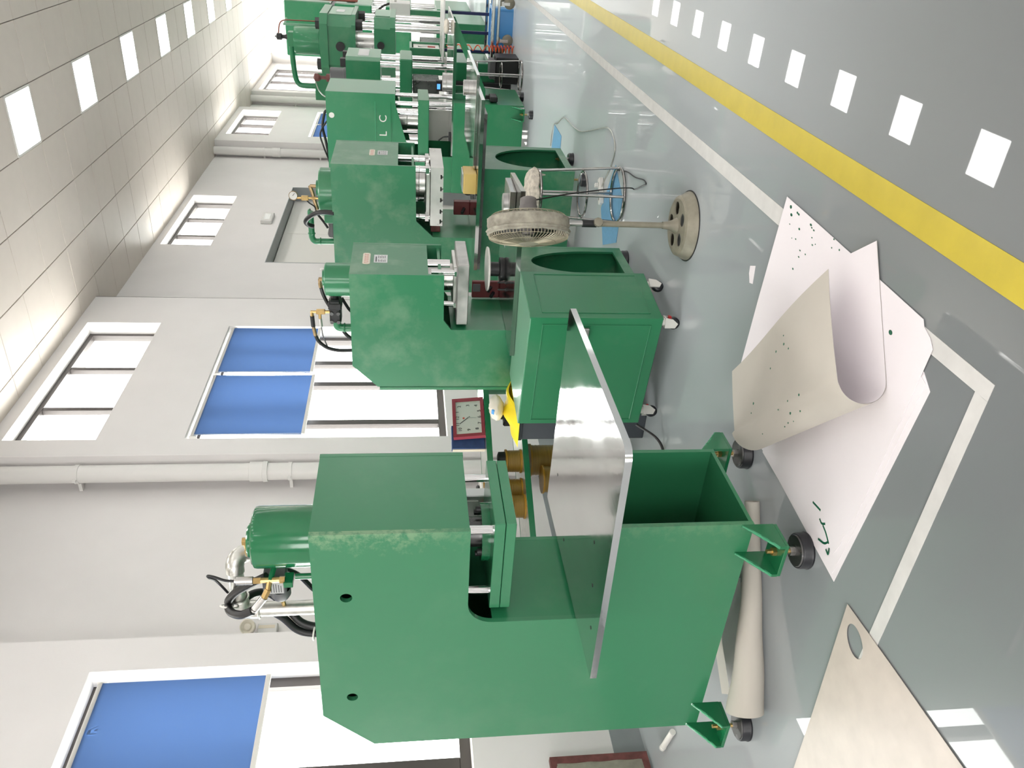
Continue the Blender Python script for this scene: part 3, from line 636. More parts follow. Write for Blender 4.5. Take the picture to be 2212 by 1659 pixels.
gz = MB().lathe([(0, 0), (.036, 0), (.038, .005), (.038, .028), (.034, .032)], (-2.28, 6.785, 2.43), (.25, -1, 0), 28).build('pressure_gauge', 'brass_old', P3)
MB().lathe([(0, .03), (.033, .03), (.033, .0301), (0, .0301)], (-2.28, 6.785, 2.43), (.25, -1, 0), 28).build('dial', 'clock_face', gz)
MB().box((-2.276, 6.752, 2.425), (-2.25, 6.754, 2.429), rot=Matrix.Rotation(.7, 3, 'Y')).build('needle', 'print_dark', gz)
MB().tube([(-2.30, 6.76, 2.33), (-2.33, 6.75, 2.30), (-2.36, 6.75, 2.26), (-2.40, 6.76, 2.25)], .006, 6).build('cable', 'black', P3)
MB().tube([(-2.31, 6.46, 2.07), (-2.318, 6.50, 2.15), (-2.35, 6.56, 2.225), (-2.40, 6.6, 2.29), (-2.45, 6.63, 2.325), (-2.49, 6.66, 2.31), (-2.51, 6.68, 2.27)], .02, 12).build('hose', 'hose', P3)
MB().tube([(-2.42, 6.80, 2.30), (-2.44, 6.80, 2.302), (-2.60, 6.80, 2.302), (-2.66, 6.80, 2.30), (-2.69, 6.80, 2.275), (-2.692, 6.80, 2.22), (-2.69, 6.80, 2.05)], .026, 14, n=5).torus((-2.62, 6.80, 2.302), .027, .006, (1, 0, 0), 20, 6).torus((-2.691, 6.80, 2.23), .027, .006, (0, 0, 1), 20, 6).build('suction_pipe', 'green', P3)
MB().lathe([(.03, 0), (.035, .03), (.028, .08), (.04, .14), (.035, .16)], (-2.48, 6.80, 2.125), (-1, 0, 0), 16).build('switch_body', 'grey_plastic', P3)
MB().tube([(-2.64, 6.8, 2.125), (-2.67, 6.8, 2.10), (-2.69, 6.8, 2.05)], .007, 6).tube([(-2.45, 6.8, 2.24), (-2.51, 6.78, 2.19), (-2.56, 6.78, 2.16)], .010, 8).build('cable', 'black', P3)
for x, y in ((-1.935, 6.80), (-1.955, 6.56), (-2.36, 6.56), (-2.36, 7.05)):
    MB().cyl((x, y, 1.29), (x, y, 1.56), .028, 18).hexa((x, y, 1.30), (x, y, 1.33), .045).torus((x, y, 1.38), .028, .003, (0, 0, 1), 18, 6).build('guide_rod', 'chrome', P3)
MB().cyl((-2.13, 6.80, 1.33), (-2.13, 6.80, 1.43), .13, 32).torus((-2.13, 6.8, 1.38), .13, .003, (0, 0, 1), 32, 6).build('ram', 'steel', P3)
MB().box((-2.38, 6.56, 1.29), (-1.96, 7.05, 1.325), .004).build('mounting_plate', 'steel', P3)
# platen with T-slots cut along y
xs = [-2.40, -2.005, -2.105, -2.205, -2.305]
sl_x = [-2.385, -2.298, -2.20, -2.105, -2.005]
prof = [(-2.405, 1.287), (-2.405, 1.183)]
for x in sl_x: prof += [(x-.0075, 1.183), (x-.0075, 1.195), (x-.018, 1.195), (x-.018, 1.208), (x+.018, 1.208), (x+.018, 1.195), (x+.0075, 1.195), (x+.0075, 1.183)]
prof = [(-2.425, 1.287), (-2.425, 1.183)]+prof[2:]+[(-1.93, 1.183), (-1.93, 1.287)]
MB().prism(prof, 'Y', 6.53, 7.12).build('platen', 'steel', P3)
MB().box((-2.49, 6.56, 1.20), (-2.427, 7.0, 1.28), .004).build('wooden_block', 'brown_board', P3)
def plate(label, lo, hi, mat='alu', bev=.002):
    o = MB().box(lo, hi, bev).build('table_plate', mat, loc=((lo[0]+hi[0])/2, (lo[1]+hi[1])/2, lo[2])); return tag(o, label, 'metal plate')
def notched(label, x0, x1, y0, y1, z0, z1, mat):
    o = MB().prism([(x0, y0), (x1, y0), (x1, y1), (-2.489, y1), (-2.489, 6.445), (x0, 6.445)], 'Z', z0, z1).build('table_plate', mat, loc=((x0+x1)/2, (y0+y1)/2, z0)); return tag(o, label, 'metal plate')
notched('dark steel plate directly on the bed of the arched press', -2.69, -1.42, 6.24, 7.12, .8755, .902, 'dark_steel')
notched('aluminium plate stacked on the dark plate of the arched press', -2.68, -1.31, 6.2, 7.11, .9025, .931, 'alu')
plate('upper aluminium plate overhanging the aisle at the arched press', (-1.89, 6.40, .9315), (-1.17, 7.5, .956))
# ---- press 4, with raised letters on its flank
P4 = thing('hydraulic_press', 'green press with the white letters L C on its side, fourth from the camera', 'press', (-2.4, 10.15, 0), 0, 'green hydraulic presses along the wall')
thr = [(-2.05, 1.608), (-2.16, 1.608), (-2.76, 1.43), (-2.76, .895)]
prof = [(-2.05, 2.403), (-3.2, 2.403), (-3.2, .10), (-2.76, .10), (-2.76, 1.43), (-2.16, 1.608), (-2.05, 1.608)]
for y0 in (9.80, 10.54): MB().prism(prof, 'Y', y0, y0+.02, [circ(-2.318, 2.343, .033, 24)]).build('side_plate', 'green', P4)
MB().cyl((-2.318, 9.803, 2.343), (-2.318, 9.808, 2.343), .031, 24).build('hole_plug', 'white_plastic', P4)
MB().box((-2.07, 9.82, 1.608), (-2.051, 10.54, 2.402)).build('front_cover', 'green_pale', P4)  # reflection on the front face put into its paler colour
MB().box((-3.2, 9.82, 2.38), (-2.07, 10.54, 2.402)).build('top_plate', 'green', P4)
MB().box((-3.2, 9.82, .1), (-3.18, 10.54, 2.38)).build('back_plate', 'green', P4)
MB().box((-2.9, 9.79, 1.655), (-2.14, 9.7995, 1.66)).build('seam', 'green_gloss', P4)
MB().box((-2.9, 9.79, 1.838), (-2.14, 9.7995, 1.843)).build('seam', 'weld', P4)
for ch, x in (('C', -2.333), ('L', -2.508)):
    lettering(ch, .125, 'white_plastic', P4, (x, 9.797, 1.747), (1, 0, 0), (0, 0, 1), 'letter')
MB().box((-3.18, 9.72, .10), (-2.10, 10.62, .928), .004).build('base', 'green', P4)
for y, dy in ((9.72, -.12),): foot_bracket(P4, -2.26, -2.11, y, dy, zf=.105, zt=.25, pad_r=.05)
for x, y in ((-2.17, 10.55), (-3.0, 9.8), (-3.0, 10.55)): levelling_foot(P4, x, y, .10, .055)
MB().box((-2.755, 9.83, 1.212), (-2.11, 10.44, 1.34), .005).build('slide_plate', 'green', P4)
for x, y in ((-2.17, 9.9), (-2.17, 10.36), (-2.28, 9.9), (-2.62, 9.9), (-2.62, 10.36)):
    MB().cyl((x, y, 1.335), (x, y, 1.66), .024, 16).build('guide_rod', 'chrome', P4)
for x, y in ((-2.17, 9.93), (-2.17, 10.36)): MB().cyl((x, y, .9445), (x, y, 1.22), .028, 16).build('guide_rod', 'chrome', P4)
MB().cyl((-2.40, 10.14, 1.335), (-2.40, 10.14, 1.62), .12, 28).torus((-2.40, 10.14, 1.47), .12, .004, (0, 0, 1), 28, 6).build('ram', 'steel', P4)
MB().tube([(-2.31, 10.0, 2.40), (-2.34, 10.0, 2.44), (-2.5, 9.98, 2.47), (-2.66, 9.97, 2.44), (-2.84, 9.95, 2.41), (-2.9, 9.9, 2.38)], .016, 10).build('hose', 'hose', P4)
MB().tube([(-2.40, 9.95, 2.39), (-2.46, 9.95, 2.44), (-2.58, 9.95, 2.50), (-2.72, 9.95, 2.47), (-2.86, 9.93, 2.42), (-2.95, 9.9, 2.39)], .010, 8).build('hose', 'hose', P4)
# angled strut that carries the overhanging plate
MB().prism([(-1.26, .928), (-2.099, .928), (-2.099, .545), (-1.98, .545), (-1.26, .905)], 'Y', 9.93, 9.955, [[(-1.42, .90), (-2.04, .90), (-2.04, .60)]]).build('strut', 'green', P4)
MB().prism([(-1.26, .928), (-2.099, .928), (-2.099, .545), (-1.98, .545), (-1.26, .905)], 'Y', 10.40, 10.425, [[(-1.42, .90), (-2.04, .90), (-2.04, .60)]]).build('strut', 'green', P4)
MB().box((-2.06, 9.96, .66), (-2.0, 10.39, .70), .003).build('strut_brace', 'green', P4)
MB().box((-2.09, 9.78, .41), (-2.03, 9.99, .50), .01).box((-2.09, 9.95, .48), (-2.05, 10.0, .59), .006).build('foot_pedal_holder', 'black', P4)
o = plate('long aluminium plate on green struts at the lettered press', (-2.752, 9.823, .9285), (-1.25, 11.3, .944))
# ---- press 5: small four-column press with a black cylinder
P5 = thing('hydraulic_press', 'small green four-column press with black cylinder on top', 'press', (-2.5, 12.45, 0), 0, 'green hydraulic presses along the wall')
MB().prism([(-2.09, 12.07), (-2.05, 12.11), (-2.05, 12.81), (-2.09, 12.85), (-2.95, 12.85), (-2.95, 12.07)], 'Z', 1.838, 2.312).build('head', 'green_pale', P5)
MB().prism([(-2.10, 12.06), (-2.95, 12.06), (-2.95, 12.072), (-2.10, 12.072)], 'Z', 1.838, 2.312).build('head_cheek', 'green', P5)
MB().box((-2.049, 12.2, 2.0), (-2.045, 12.72, 2.15)).build('rating_plate', 'plate_silver', P5)
MB().box((-2.9, 12.07, 1.387), (-2.05, 12.84, 1.566), .015).build('slide_plate', 'green', P5)
for x, y in ((-2.14, 12.15), (-2.14, 12.72), (-2.86, 12.15), (-2.86, 12.72)):
    MB().cyl((x, y, .75), (x, y, 1.84), .042, 18).build('column', 'chrome', P5)
    MB().box((x-.055, y-.06, 2.31), (x+.055, y+.06, 2.39), .004).build('column_nut', 'black', P5)
MB().lathe([(0, 2.56), (.14, 2.56), (.15, 2.55), (.15, 2.37), (.16, 2.36), (.16, 2.31), (0, 2.31)], (-2.42, 12.45, 0), seg=32).build('cylinder', 'grey_plastic', P5)
MB().box((-2.47, 12.42, 2.56), (-2.37, 12.5, 2.62), .006).cyl((-2.42, 12.45, 2.62), (-2.42, 12.45, 2.70), .025, 10).lathe([(.03, 2.70), (.055, 2.73), (.055, 2.78), (.02, 2.80), (0, 2.80)], (-2.42, 12.45, 0), seg=14).build('valve', 'brown_board', P5)
MB().tube([(-2.42, 12.45, 2.78), (-2.5, 12.45, 2.77), (-2.62, 12.45, 2.72), (-2.7, 12.45, 2.6), (-2.7, 12.45, 2.31)], .009, 6).build('oil_line', 'galvanised', P5)
MB().tube([(-2.50, 12.40, 2.58), (-2.58, 12.38, 2.52), (-2.62, 12.38, 2.42), (-2.62, 12.38, 2.31)], .022, 8).build('hose', 'hose', P5)
MB().cyl((-2.5, 12.45, 1.56), (-2.5, 12.45, 1.84), .10, 24).build('ram', 'chrome', P5)
MB().box((-2.60, 12.2, 1.0), (-2.35, 12.7, 1.38), .01).build('die_block', 'dark_steel', P5)
MB().box((-2.95, 12.05, .12), (-2.05, 12.86, .86), .01).build('base', 'green', P5)
MB().box((-2.95, 12.05, .86), (-2.05, 12.86, .90), .004).build('bed_plate', 'steel', P5)
for x in (-2.12, -2.85):
    for y in (12.12, 12.78): levelling_foot(P5, x, y, .12, .055)
# ---- press 6: large four-column press with a wide flanged head
P6 = thing('hydraulic_press', 'large green four-column press with wide flanged head and fat cylinder', 'press', (-2.6, 16.75, 0), 0, 'green hydraulic presses along the wall')
def oct_block(z0, z1, x0=-3.05, x1=-2.05, y0=16.0, y1=17.5, c=.17): return [(x1, y0+c), (x1, y1-c), (x1-c, y1), (x0+c, y1), (x0, y1-c), (x0, y0+c), (x0+c, y0), (x1-c, y0)]
MB().prism(oct_block(0, 0), 'Z', 2.40, 2.98).build('head', 'green', P6)
for z0, z1 in ((2.38, 2.45), (2.88, 3.02)):
    MB().prism(oct_block(0, 0, -3.08, -2.02, 15.96, 17.54, .16), 'Z', z0, z1).build('head_flange', 'green', P6)
MB().prism([(16.2, 2.46), (17.3, 2.46), (17.3, 2.86), (16.9, 2.86), (16.2, 2.86)], 'X', -2.05, -2.035).build('head_front', 'green_pale', P6)
MB().box((-2.034, 16.5, 2.6), (-2.03, 16.85, 2.75)).build('rating_plate', 'plate_silver', P6)
MB().cyl((-2.55, 15.955, 2.66), (-2.55, 16.005, 2.66), .08, 24).build('lightening_hole', 'black', P6)
MB().prism(oct_block(0, 0), 'Z', 1.70, 2.05).build('slide', 'green', P6)
MB().prism(oct_block(0, 0, -3.07, -2.03, 15.97, 17.53, .16), 'Z', 1.665, 1.76).build('slide_flange', 'green', P6)
MB().box((-2.05, 16.3, 1.76), (-2.035, 17.2, 2.03)).build('slide_front', 'green_pale', P6)
MB().cyl((-2.5, 15.96, 1.93), (-2.5, 16.005, 1.93), .065, 24).build('lightening_hole', 'black', P6)
for x, y in ((-2.2, 16.15), (-2.2, 17.35), (-2.9, 16.15), (-2.9, 17.35)):
    MB().cyl((x, y, .7), (x, y, 2.42), .07, 20).build('column', 'chrome', P6)
    MB().cyl((x, y, 3.0), (x, y, 3.10), .10, 6).build('column_nut', 'black', P6); MB().cyl((x, y, 2.26), (x, y, 2.39), .105, 12).build('column_nut', 'black', P6)
MB().lathe([(0, 3.56), (.235, 3.56), (.245, 3.54), (.245, 3.1), (.29, 3.09), (.29, 3.0), (0, 3.0)], (-2.60, 16.75, 0), seg=40).build('cylinder', 'green', P6)
MB().box((-2.70, 16.62, 3.56), (-2.45, 16.85, 3.68), .01).build('valve_block', 'green', P6)
MB().lathe([(.09, 3.66), (.05, 3.70), (.035, 3.74), (.035, 3.78), (.06, 3.80), (.06, 3.88), (.02, 3.90), (0, 3.93)], (-2.55, 16.75, 0), seg=16).build('valve_cap', 'black', P6)
MB().tube([(-2.62, 16.75, 3.62), (-2.9, 16.75, 3.62), (-3.2, 16.75, 3.60), (-3.36, 16.75, 3.56), (-3.42, 16.75, 3.45), (-3.42, 16.75, 3.1)], .05, 12).build('prefill_pipe', 'green', P6)
MB().box((-3.62, 16.45, 2.6), (-3.22, 17.0, 3.2), .01).build('oil_tank', 'green', P6)
MB().tube([(-2.55, 16.75, 3.86), (-2.5, 16.8, 3.86), (-2.3, 16.9, 3.80), (-2.28, 16.95, 3.5), (-2.28, 16.95, 3.0)], .012, 6).build('oil_line', 'copper', P6)
MB().tube([(-2.36, 17.0, 3.0), (-2.36, 17.0, 3.7), (-2.36, 17.05, 3.76), (-2.3, 17.3, 3.76)], .022, 8).build('oil_line', 'green_pale', P6)
MB().cyl((-2.6, 16.75, 2.0), (-2.6, 16.75, 2.42), .2, 28).build('ram', 'steel', P6)
MB().box((-3.05, 15.98, .0), (-2.05, 17.5, .75), .01).build('base', 'green', P6)
MB().box((-3.0, 16.3, .75), (-2.5, 17.3, 1.2), .01).build('die_block', 'dark_steel', P6)
# ---- press 7: the farthest, half outside the picture
P7 = thing('hydraulic_press', 'farthest tall green press with oil tank, cut by the picture edge', 'press', (-2.7, 20.2, 0), 0, 'green hydraulic presses along the wall')
MB().box((-3.3, 19.2, 3.07), (-2.2, 20.6, 4.04), .02).build('oil_tank', 'green', P7)
MB().box((-3.25, 19.25, 2.98), (-2.25, 20.55, 3.07)).build('tank_neck', 'grey_plastic', P7)
MB().box((-3.3, 19.2, 2.2), (-2.2, 20.9, 2.98), .02).build('head', 'green', P7)
MB().prism(rrect(19.45, 19.85, 2.55, 2.75, .09, 5), 'X', -2.2, -2.19).build('lightening_hole', 'black', P7)
MB().box((-3.3, 19.2, 1.35), (-2.2, 20.9, 1.9), .02).build('slide', 'green', P7)
MB().cyl((-2.2, 19.7, 1.7), (-2.185, 19.7, 1.7), .09, 20).build('lightening_hole', 'black', P7)
for x, y in ((-2.35, 19.4), (-2.35, 20.7), (-3.15, 19.4), (-3.15, 20.7)): MB().cyl((x, y, .6), (x, y, 2.25), .08, 16).build('column', 'chrome', P7)
MB().box((-3.3, 19.2, .05), (-2.2, 20.9, .8), .01).build('base', 'green', P7)
for y in (19.45, 19.28): MB().tube([(-2.15, y, 2.5), (-2.15, y, 3.85), (-2.15, y+.02, 3.93), (-2.15, y+.3, 3.95)], .02, 8).build('oil_line', 'copper', P7)
for y in (19.62, 19.70, 19.83): MB().box((-2.2, y, 3.40), (-2.197, y+.05, 3.5)).build('stencil_mark', 'print_dark', P7)
# ---- wheeled green cabinet
RZ = -math.radians(8); CB = Vector((-1.895, 3.765, 0))
cab = thing('cabinet', 'green metal cabinet on white casters with panelled sides beside the fan', 'cabinet', CB, RZ)
W_, D_, zb, zt = .755, .47, .112, .842   # extends to -x and +y from the near corner
def L(m, n, mat, par): return m.build(n, mat, par, local=True)
bd = L(MB().box((-W_, 0, zb), (0, D_, zt-.002), .003), 'body', 'green', cab)
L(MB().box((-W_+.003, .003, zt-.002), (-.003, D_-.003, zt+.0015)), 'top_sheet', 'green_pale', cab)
def panel(u0, u1, z0, z1, face):
    """raised bead frame pressed into a side sheet"""
    b = MB(); w = .005
    if face == 'n': q = [((u0, -.0035, z0), (u1, .001, z0+w)), ((u0, -.0035, z1-w), (u1, .001, z1)), ((u0, -.0035, z0), (u0+w, .001, z1)), ((u1-w, -.0035, z0), (u1, .001, z1))]
    else: q = [((-.001, u0, z0), (.0035, u1, z0+w)), ((-.001, u0, z1-w), (.0035, u1, z1)), ((-.001, u0, z0), (.0035, u0+w, z1)), ((-.001, u1-w, z0), (.0035, u1, z1))]
    for lo, hi in q: b.box(lo, hi, .0012)
    L(b, 'panel_bead', 'green', cab)
panel(-W_+.03, -.04, zb+.06, zt-.07, 'n'); panel(.05, D_-.03, zb+.06, zt-.07, 'r')
L(MB().box((-.005, .0, zb-.0), (.003, .03, zt)), 'corner_strip', 'green', cab)
L(MB().box((-.135, -.022, .515), (-.055, -.0035, .56), .004), 'handle', 'steel_dull', cab)
L(MB().box((-W_-.012, .02, zb+.02), (-W_, D_-.02, zt-.02)), 'side_opening', 'grey_plastic', cab)
for (x, y, a) in ((-.05, .05, .3), (-.05, D_-.05, 1.2), (-W_+.06, .05, .9), (-W_+.06, D_-.05, .5)):
    c = Vector((x, y, 0)); r = Matrix.Rotation(a, 3, 'Z')
    cs = L(MB().box((x-.032, y-.032, zb-.006), (x+.032, y+.032, zb), .001), 'caster', 'white_plastic', cab)
    L(MB().cyl((x, y, .085), (x, y, zb-.006), .022, 14), 'swivel', 'white_plastic', cs)
    for s in (-1, 1):
        b = MB().prism([(-.03, .088), (.028, .088), (.02, .045), (-.005, .015), (-.03, .03)], 'Y', s*.024-.004, s*.024+.004)
        for v in b.bm.verts: v.co = r @ v.co+c
        L(b, 'fork', 'white_plastic', cs)
    b = MB().box((-.03, -.02, .082), (.028, .02, .088)); 
    for v in b.bm.verts: v.co = r @ v.co+c
    L(b, 'fork_crown', 'white_plastic', cs)
    ax = r @ Vector((0, 1, 0)); pc = c+r @ Vector((-.008, 0, .034))
    L(MB().lathe([(0, -.016), (.026, -.016), (.034, -.01), (.034, .01), (.026, .016), (0, .016)], pc, ax, 24), 'wheel', 'rubber', cs)
    b = MB().box((.012, -.014, .05), (.034, .014, .066), .003)
    for v in b.bm.verts: v.co = r @ v.co+c
    L(b, 'brake_tab', 'red', cs)
tag(MB().tube([(-2.62, 3.82, .14), (-2.66, 3.72, .03), (-2.72, 3.60, .008), (-2.83, 3.45, .008), (-2.95, 3.3, .008)], .008, 8).build('power_cable', 'black', loc=(-2.75, 3.5, 0)), 'thick black cable running from the wheeled cabinet to the nearest press', 'cable')
# ---- pedestal fan
fx, fy = -1.44, 3.97
fan = thing('pedestal_fan', 'dusty old pedestal fan with cloth band and round holed base', 'fan', (fx, fy, 0))
d = Vector((-.853, -.522, 0)); up = Vector((0, 0, 1)); sd = d.cross(up)
bs = MB().prism(circ(fx, fy, .142, 40), 'Z', .058, .064, [circ(fx+.092*math.cos(a), fy+.092*math.sin(a), .034, 20) for a in [k*2*PI/5+.35 for k in range(5)]])
b1 = bs.build('base', 'fan_metal', fan)
MB().lathe([(.140, .064), (.157, .056), (.167, .03), (.178, .014), (.182, .0)], (fx, fy, 0), seg=48).build('base_rim', 'fan_metal', b1)
MB().lathe([(.182, .004), (.187, .004), (.187, 0), (.182, 0)], (fx, fy, 0), seg=48).build('rubber_ring', 'black', b1)
MB().lathe([(.045, .06), (.03, .085), (.022, .11), (.019, .14)], (fx, fy, 0), seg=24).build('base_collar', 'fan_metal', b1)
MB().cyl((fx, fy, .06), (fx, fy, .52), .0155, 20).build('lower_pole', 'fan_metal', fan)
cl = MB().cyl((fx, fy, .50), (fx, fy, .575), .020, 20).build('pole_collar', 'black', fan)
MB().lathe([(0, 0), (.012, 0), (.012, .03), (.024, .032), (.026, .04), (.022, .05), (0, .052)], (fx, fy, .498), (.5, -.85, 0), 10).build('clamp_knob', 'fan_metal', cl)
MB().tube([(fx, fy, .52), (fx, fy, .68), (fx-d.x*.03, fy-d.y*.03, .76), (fx-d.x*.06, fy-d.y*.06, .83)], .014, 14).build('upper_pole', 'steel_dull', fan)
c0 = Vector((fx, fy, .862))+d*.036
MB().lathe([(0, -.165), (.03, -.165), (.042, -.158), (.044, -.12), (.047, -.118), (.047, -.075), (.05, -.07), (.055, -.045), (0, -.045)], c0, d, 28).build('motor_housing', 'fan_motor', fan)
MB().cyl(c0-d*.135+up*.02+sd*.04, c0-d*.135+up*.02+sd*.05, .008, 10).build('motor_screw', 'brass_old', fan)
b = MB().lathe([(.205, -.052), (.216, -.045), (.213, -.03), (.216, -.012), (.210, 0), (.212, .008), (.221, .014), (.214, .022), (.216, .03), (.206, .036), (.203, .036), (.203, -.05), (.205, -.052)], c0, d, 64).jitter(.0022, 5)
b.build('cloth_band', 'fan_cloth', fan)
w = MB()
for k in range(72):
    a = 2*PI*k/72; e = up*math.cos(a)+sd*math.sin(a)
    w.tube([c0+e*.206+d*.034, c0+e*.204+d*.052, c0+e*.17+d*.064, c0+e*.11+d*.074, c0+e*.05+d*.078], .0016, 4, n=2)
for rr, h in ((.2, .052), (.14, .0695), (.05, .078)): w.torus(c0+d*h, rr, .0018, d, 48, 4)
g = w.build('front_guard', 'fan_wire', fan); g['kind'] = 'stuff'
MB().lathe([(0, .086), (.04, .084), (.055, .078), (.055, .073), (0, .073)], c0, d, 28).build('guard_badge', 'fan_metal', fan)
w = MB()
for k in range(36):
    a = 2*PI*k/36; e = up*math.cos(a)+sd*math.sin(a)
    w.tube([c0+e*.206-d*.045, c0+e*.19-d*.065, c0+e*.12-d*.072, c0+e*.05-d*.07], .0016, 4, n=2)
for rr, h in ((.19, -.066), (.12, -.074)): w.torus(c0+d*h, rr, .002, d, 48, 4)
g = w.build('rear_guard', 'fan_wire', fan); g['kind'] = 'stuff'
MB().lathe([(0, -.05), (.035, -.05), (.04, .01), (.03, .03), (0, .034)], c0, d, 20).build('hub', 'fan_motor', fan)
for k in range(3):
    a0 = k*2*PI/3+.4
    def bl(u, v):
        r = .035+.15*u; a = a0+(v-.5)*(1.25-.25*u); h = (.5-v)*.05
        return c0+(up*math.cos(a)+sd*math.sin(a))*r+d*h
    MB().grid(bl, 5, 5).thicken(.0015).build('blade', 'dark_steel', fan)
tag(MB().tube([(-1.345, 4.03, .84), (-1.36, 4.2, .62), (-1.45, 4.6, .28), (-1.55, 4.95, .06), (-1.58, 5.02, .006), (-1.50, 4.85, .006), (-1.475, 4.80, .006), (-1.468, 4.86, .006), (-1.51, 5.05, .006), (-1.535, 5.25, .006), (-1.575, 5.42, .006), (-1.60, 5.50, .006)], .0042, 6).build('fan_cable', 'black', loc=(-1.5, 4.8, 0)), 'thin black cable hanging from the fan motor to the floor', 'cable')
# ---- stools
def make_stool(x, y, label, torn=True):
    t = thing('stool', label, 'stool', (x, y, 0), 0, 'round chrome stools')
    s = MB().lathe([(0, .592), (.15, .592), (.165, .60), (.168, .615), (.16, .64), (.13, .66), (.06, .668), (0, .668)], (x, y, 0), seg=40).jitter(.006 if torn else .001, 9).build('seat', 'foam', t)
    if torn:
        for k in range(12):
            a = k*PI/6+.2*math.sin(k*3); p = Vector((x+.15*math.cos(a), y+.15*math.sin(a), .592))
            MB().cyl(p, p+Vector((.008*math.cos(k), .008*math.sin(k*2), -.02-.012*(k % 3))), .012, 6, .002).jitter(.002, k).build('foam_shred', 'foam', s)
    MB().torus((x, y, .582), .155, .010, (0, 0, 1), 40, 8).build('seat_ring', 'chrome_dark', t)
    for k in range(4):
        a = k*PI/2+.25
        MB().cyl((x+.15*math.cos(a), y+.15*math.sin(a), .585), (x+.185*math.cos(a), y+.185*math.sin(a), .014), .0095, 12).build('leg', 'chrome_dark', t)
    MB().torus((x, y, .265), .155, .008, (0, 0, 1), 40, 8).build('foot_ring', 'chrome_dark', t)
    MB().torus((x, y, .012), .188, .0105, (0, 0, 1), 48, 8).build('floor_ring', 'chrome_dark', t)
    return t
make_stool(-1.745, 5.40, 'chrome stool with torn foam seat standing beside the fan')
make_stool(-1.98, 10.88, 'chrome stool far back under the plate of the lettered press', False)
# ---- blue mats
def mat_sheet(pts, label):
    cx_ = sum(p[0] for p in pts)/len(pts); cy_ = sum(p[1] for p in pts)/len(pts)
    o = MB().prism(pts, 'Z', .0004, .003).build('floor_mat', 'blue_mat', loc=(cx_, cy_, 0)); tag(o, label, 'mat', 'light blue sheets on the floor')
mat_sheet([(-1.59, 5.60), (-1.735, 5.30), (-2.06, 5.30), (-2.22, 5.66), (-2.0, 5.86)], 'light blue sheet on the floor under the torn stool')
mat_sheet([(-1.93, 8.15), (-1.935, 7.74), (-2.3, 7.72), (-2.34, 8.24)], 'light blue sheet on the floor beyond the arched press')
tag(MB().tube([(-2.17, 8.26, .007), (-2.02, 8.246, .007), (-1.92, 8.144, .007), (-1.877, 7.98, .007), (-1.748, 7.68, .007), (-1.72, 7.266, .007), (-1.68, 6.9, .007), (-1.578, 6.52, .007), (-1.479, 6.186, .007), (-1.413, 5.937, .007), (-1.424, 5.763, .007), (-1.489, 5.658, .007), (-1.605, 5.69, .007), (-1.768, 5.83, .009), (-1.84, 5.87, .02)], .0045, 6).build('extension_cord', 'galvanised', loc=(-1.7, 6.8, 0)), 'pale grey extension cord curling across the floor', 'cord')
sk = thing('power_strip', 'white power strip on the floor behind the torn stool', 'power strip', (-1.87, 5.87, 0), .6)
L(MB().box((-.10, -.027, .001), (.10, .027, .035), .005), 'body', 'white_plastic', sk)
for k in range(3): L(MB().box((-.07+k*.055, -.012, .0352), (-.045+k*.055, .012, .0356)), 'socket', 'grey_plastic', sk)
L(MB().box((.03, -.015, .036), (.06, .015, .065), .004), 'plug', 'white_plastic', sk)
# ---- floor tape, white
tape([(-1.035, 1.60), (-.985, 1.60), (-1.018, 10.7), (-1.068, 10.7), (-1.062, 3.0)], 'white_tape', 'long white tape line between machines and yellow line')
tape([(-1.036, 1.600), (-1.036, 1.652), (-2.6, 1.662), (-2.6, 1.612)], 'white_tape', 'short white tape line leading to the tan sheet', .0018)
# ---- paper and card on the floor
def flat_sheet(name, pts, z0, th, mat, label, cat, group=None, holes=(), lift=None, loc=None):
    cx_ = sum(p[0] for p in pts)/len(pts); cy_ = sum(p[1] for p in pts)/len(pts)
    b = MB().prism(pts, 'Z', z0, z0+th, holes)
    if lift:
        for v in b.bm.verts: v.co.z += lift(v.co.x, v.co.y)
    return tag(b.build(name, mat, loc=(cx_, cy_, 0)), label, cat, group)
G = 'white paint-spattered sheets on the floor'
sB = flat_sheet('paper_sheet', [(-1.10, 1.862), (-1.135, 1.808), (-1.985, 1.905), (-1.925, 2.62), (-1.2, 2.68)], .0006, .0012, 'paper', 'lowest white sheet, its pointed corner nearest the camera', 'paper sheet', G)
sC = flat_sheet('paper_sheet', [(-1.11, 1.885), (-1.125, 1.835), (-1.6, 1.88), (-1.965, 1.925), (-1.93, 2.60), (-1.25, 2.7)], .0022, .0012, 'paper', 'white sheet with ragged edge just above the lowest one', 'paper sheet', G)
sA = flat_sheet('paper_sheet', [(-.936, 2.943), (-.944, 2.629), (-.968, 1.939), (-.985, 1.925), (-1.0, 1.885), (-1.023, 1.857), (-1.42, 1.885), (-1.72, 1.914), (-1.77, 1.917), (-1.80, 1.935), (-1.85, 1.938), (-1.90, 1.955), (-1.935, 2.3), (-1.895, 2.62), (-1.84, 2.98), (-1.835, 3.0), (-1.79, 2.985), (-1.4, 2.97)], .004, .0012, 'paper', 'largest white sheet with green paint specks at its far corner', 'paper sheet', G)
rs = random.Random(4)
def spatter(par, pts, z):
    for (x, y, r) in pts:
        MB().prism(circ(x, y, r, 8, r*(1.2+rs.random())), 'Z', z, z+.0004).build('paint_speck', 'ink_green', par)
spatter(sA, [(-.95+rs.uniform(-.16, .0), 2.85+rs.uniform(-.42, .06)+.0, rs.uniform(.002, .005)) for k in range(22)]+[(-1.0, 2.38, .010), (-.96, 2.89, .007), (-.985, 2.87, .006), (-1.075, 2.06, .008), (-1.16, 2.75, .004), (-1.2, 2.7, .003)], .0053)
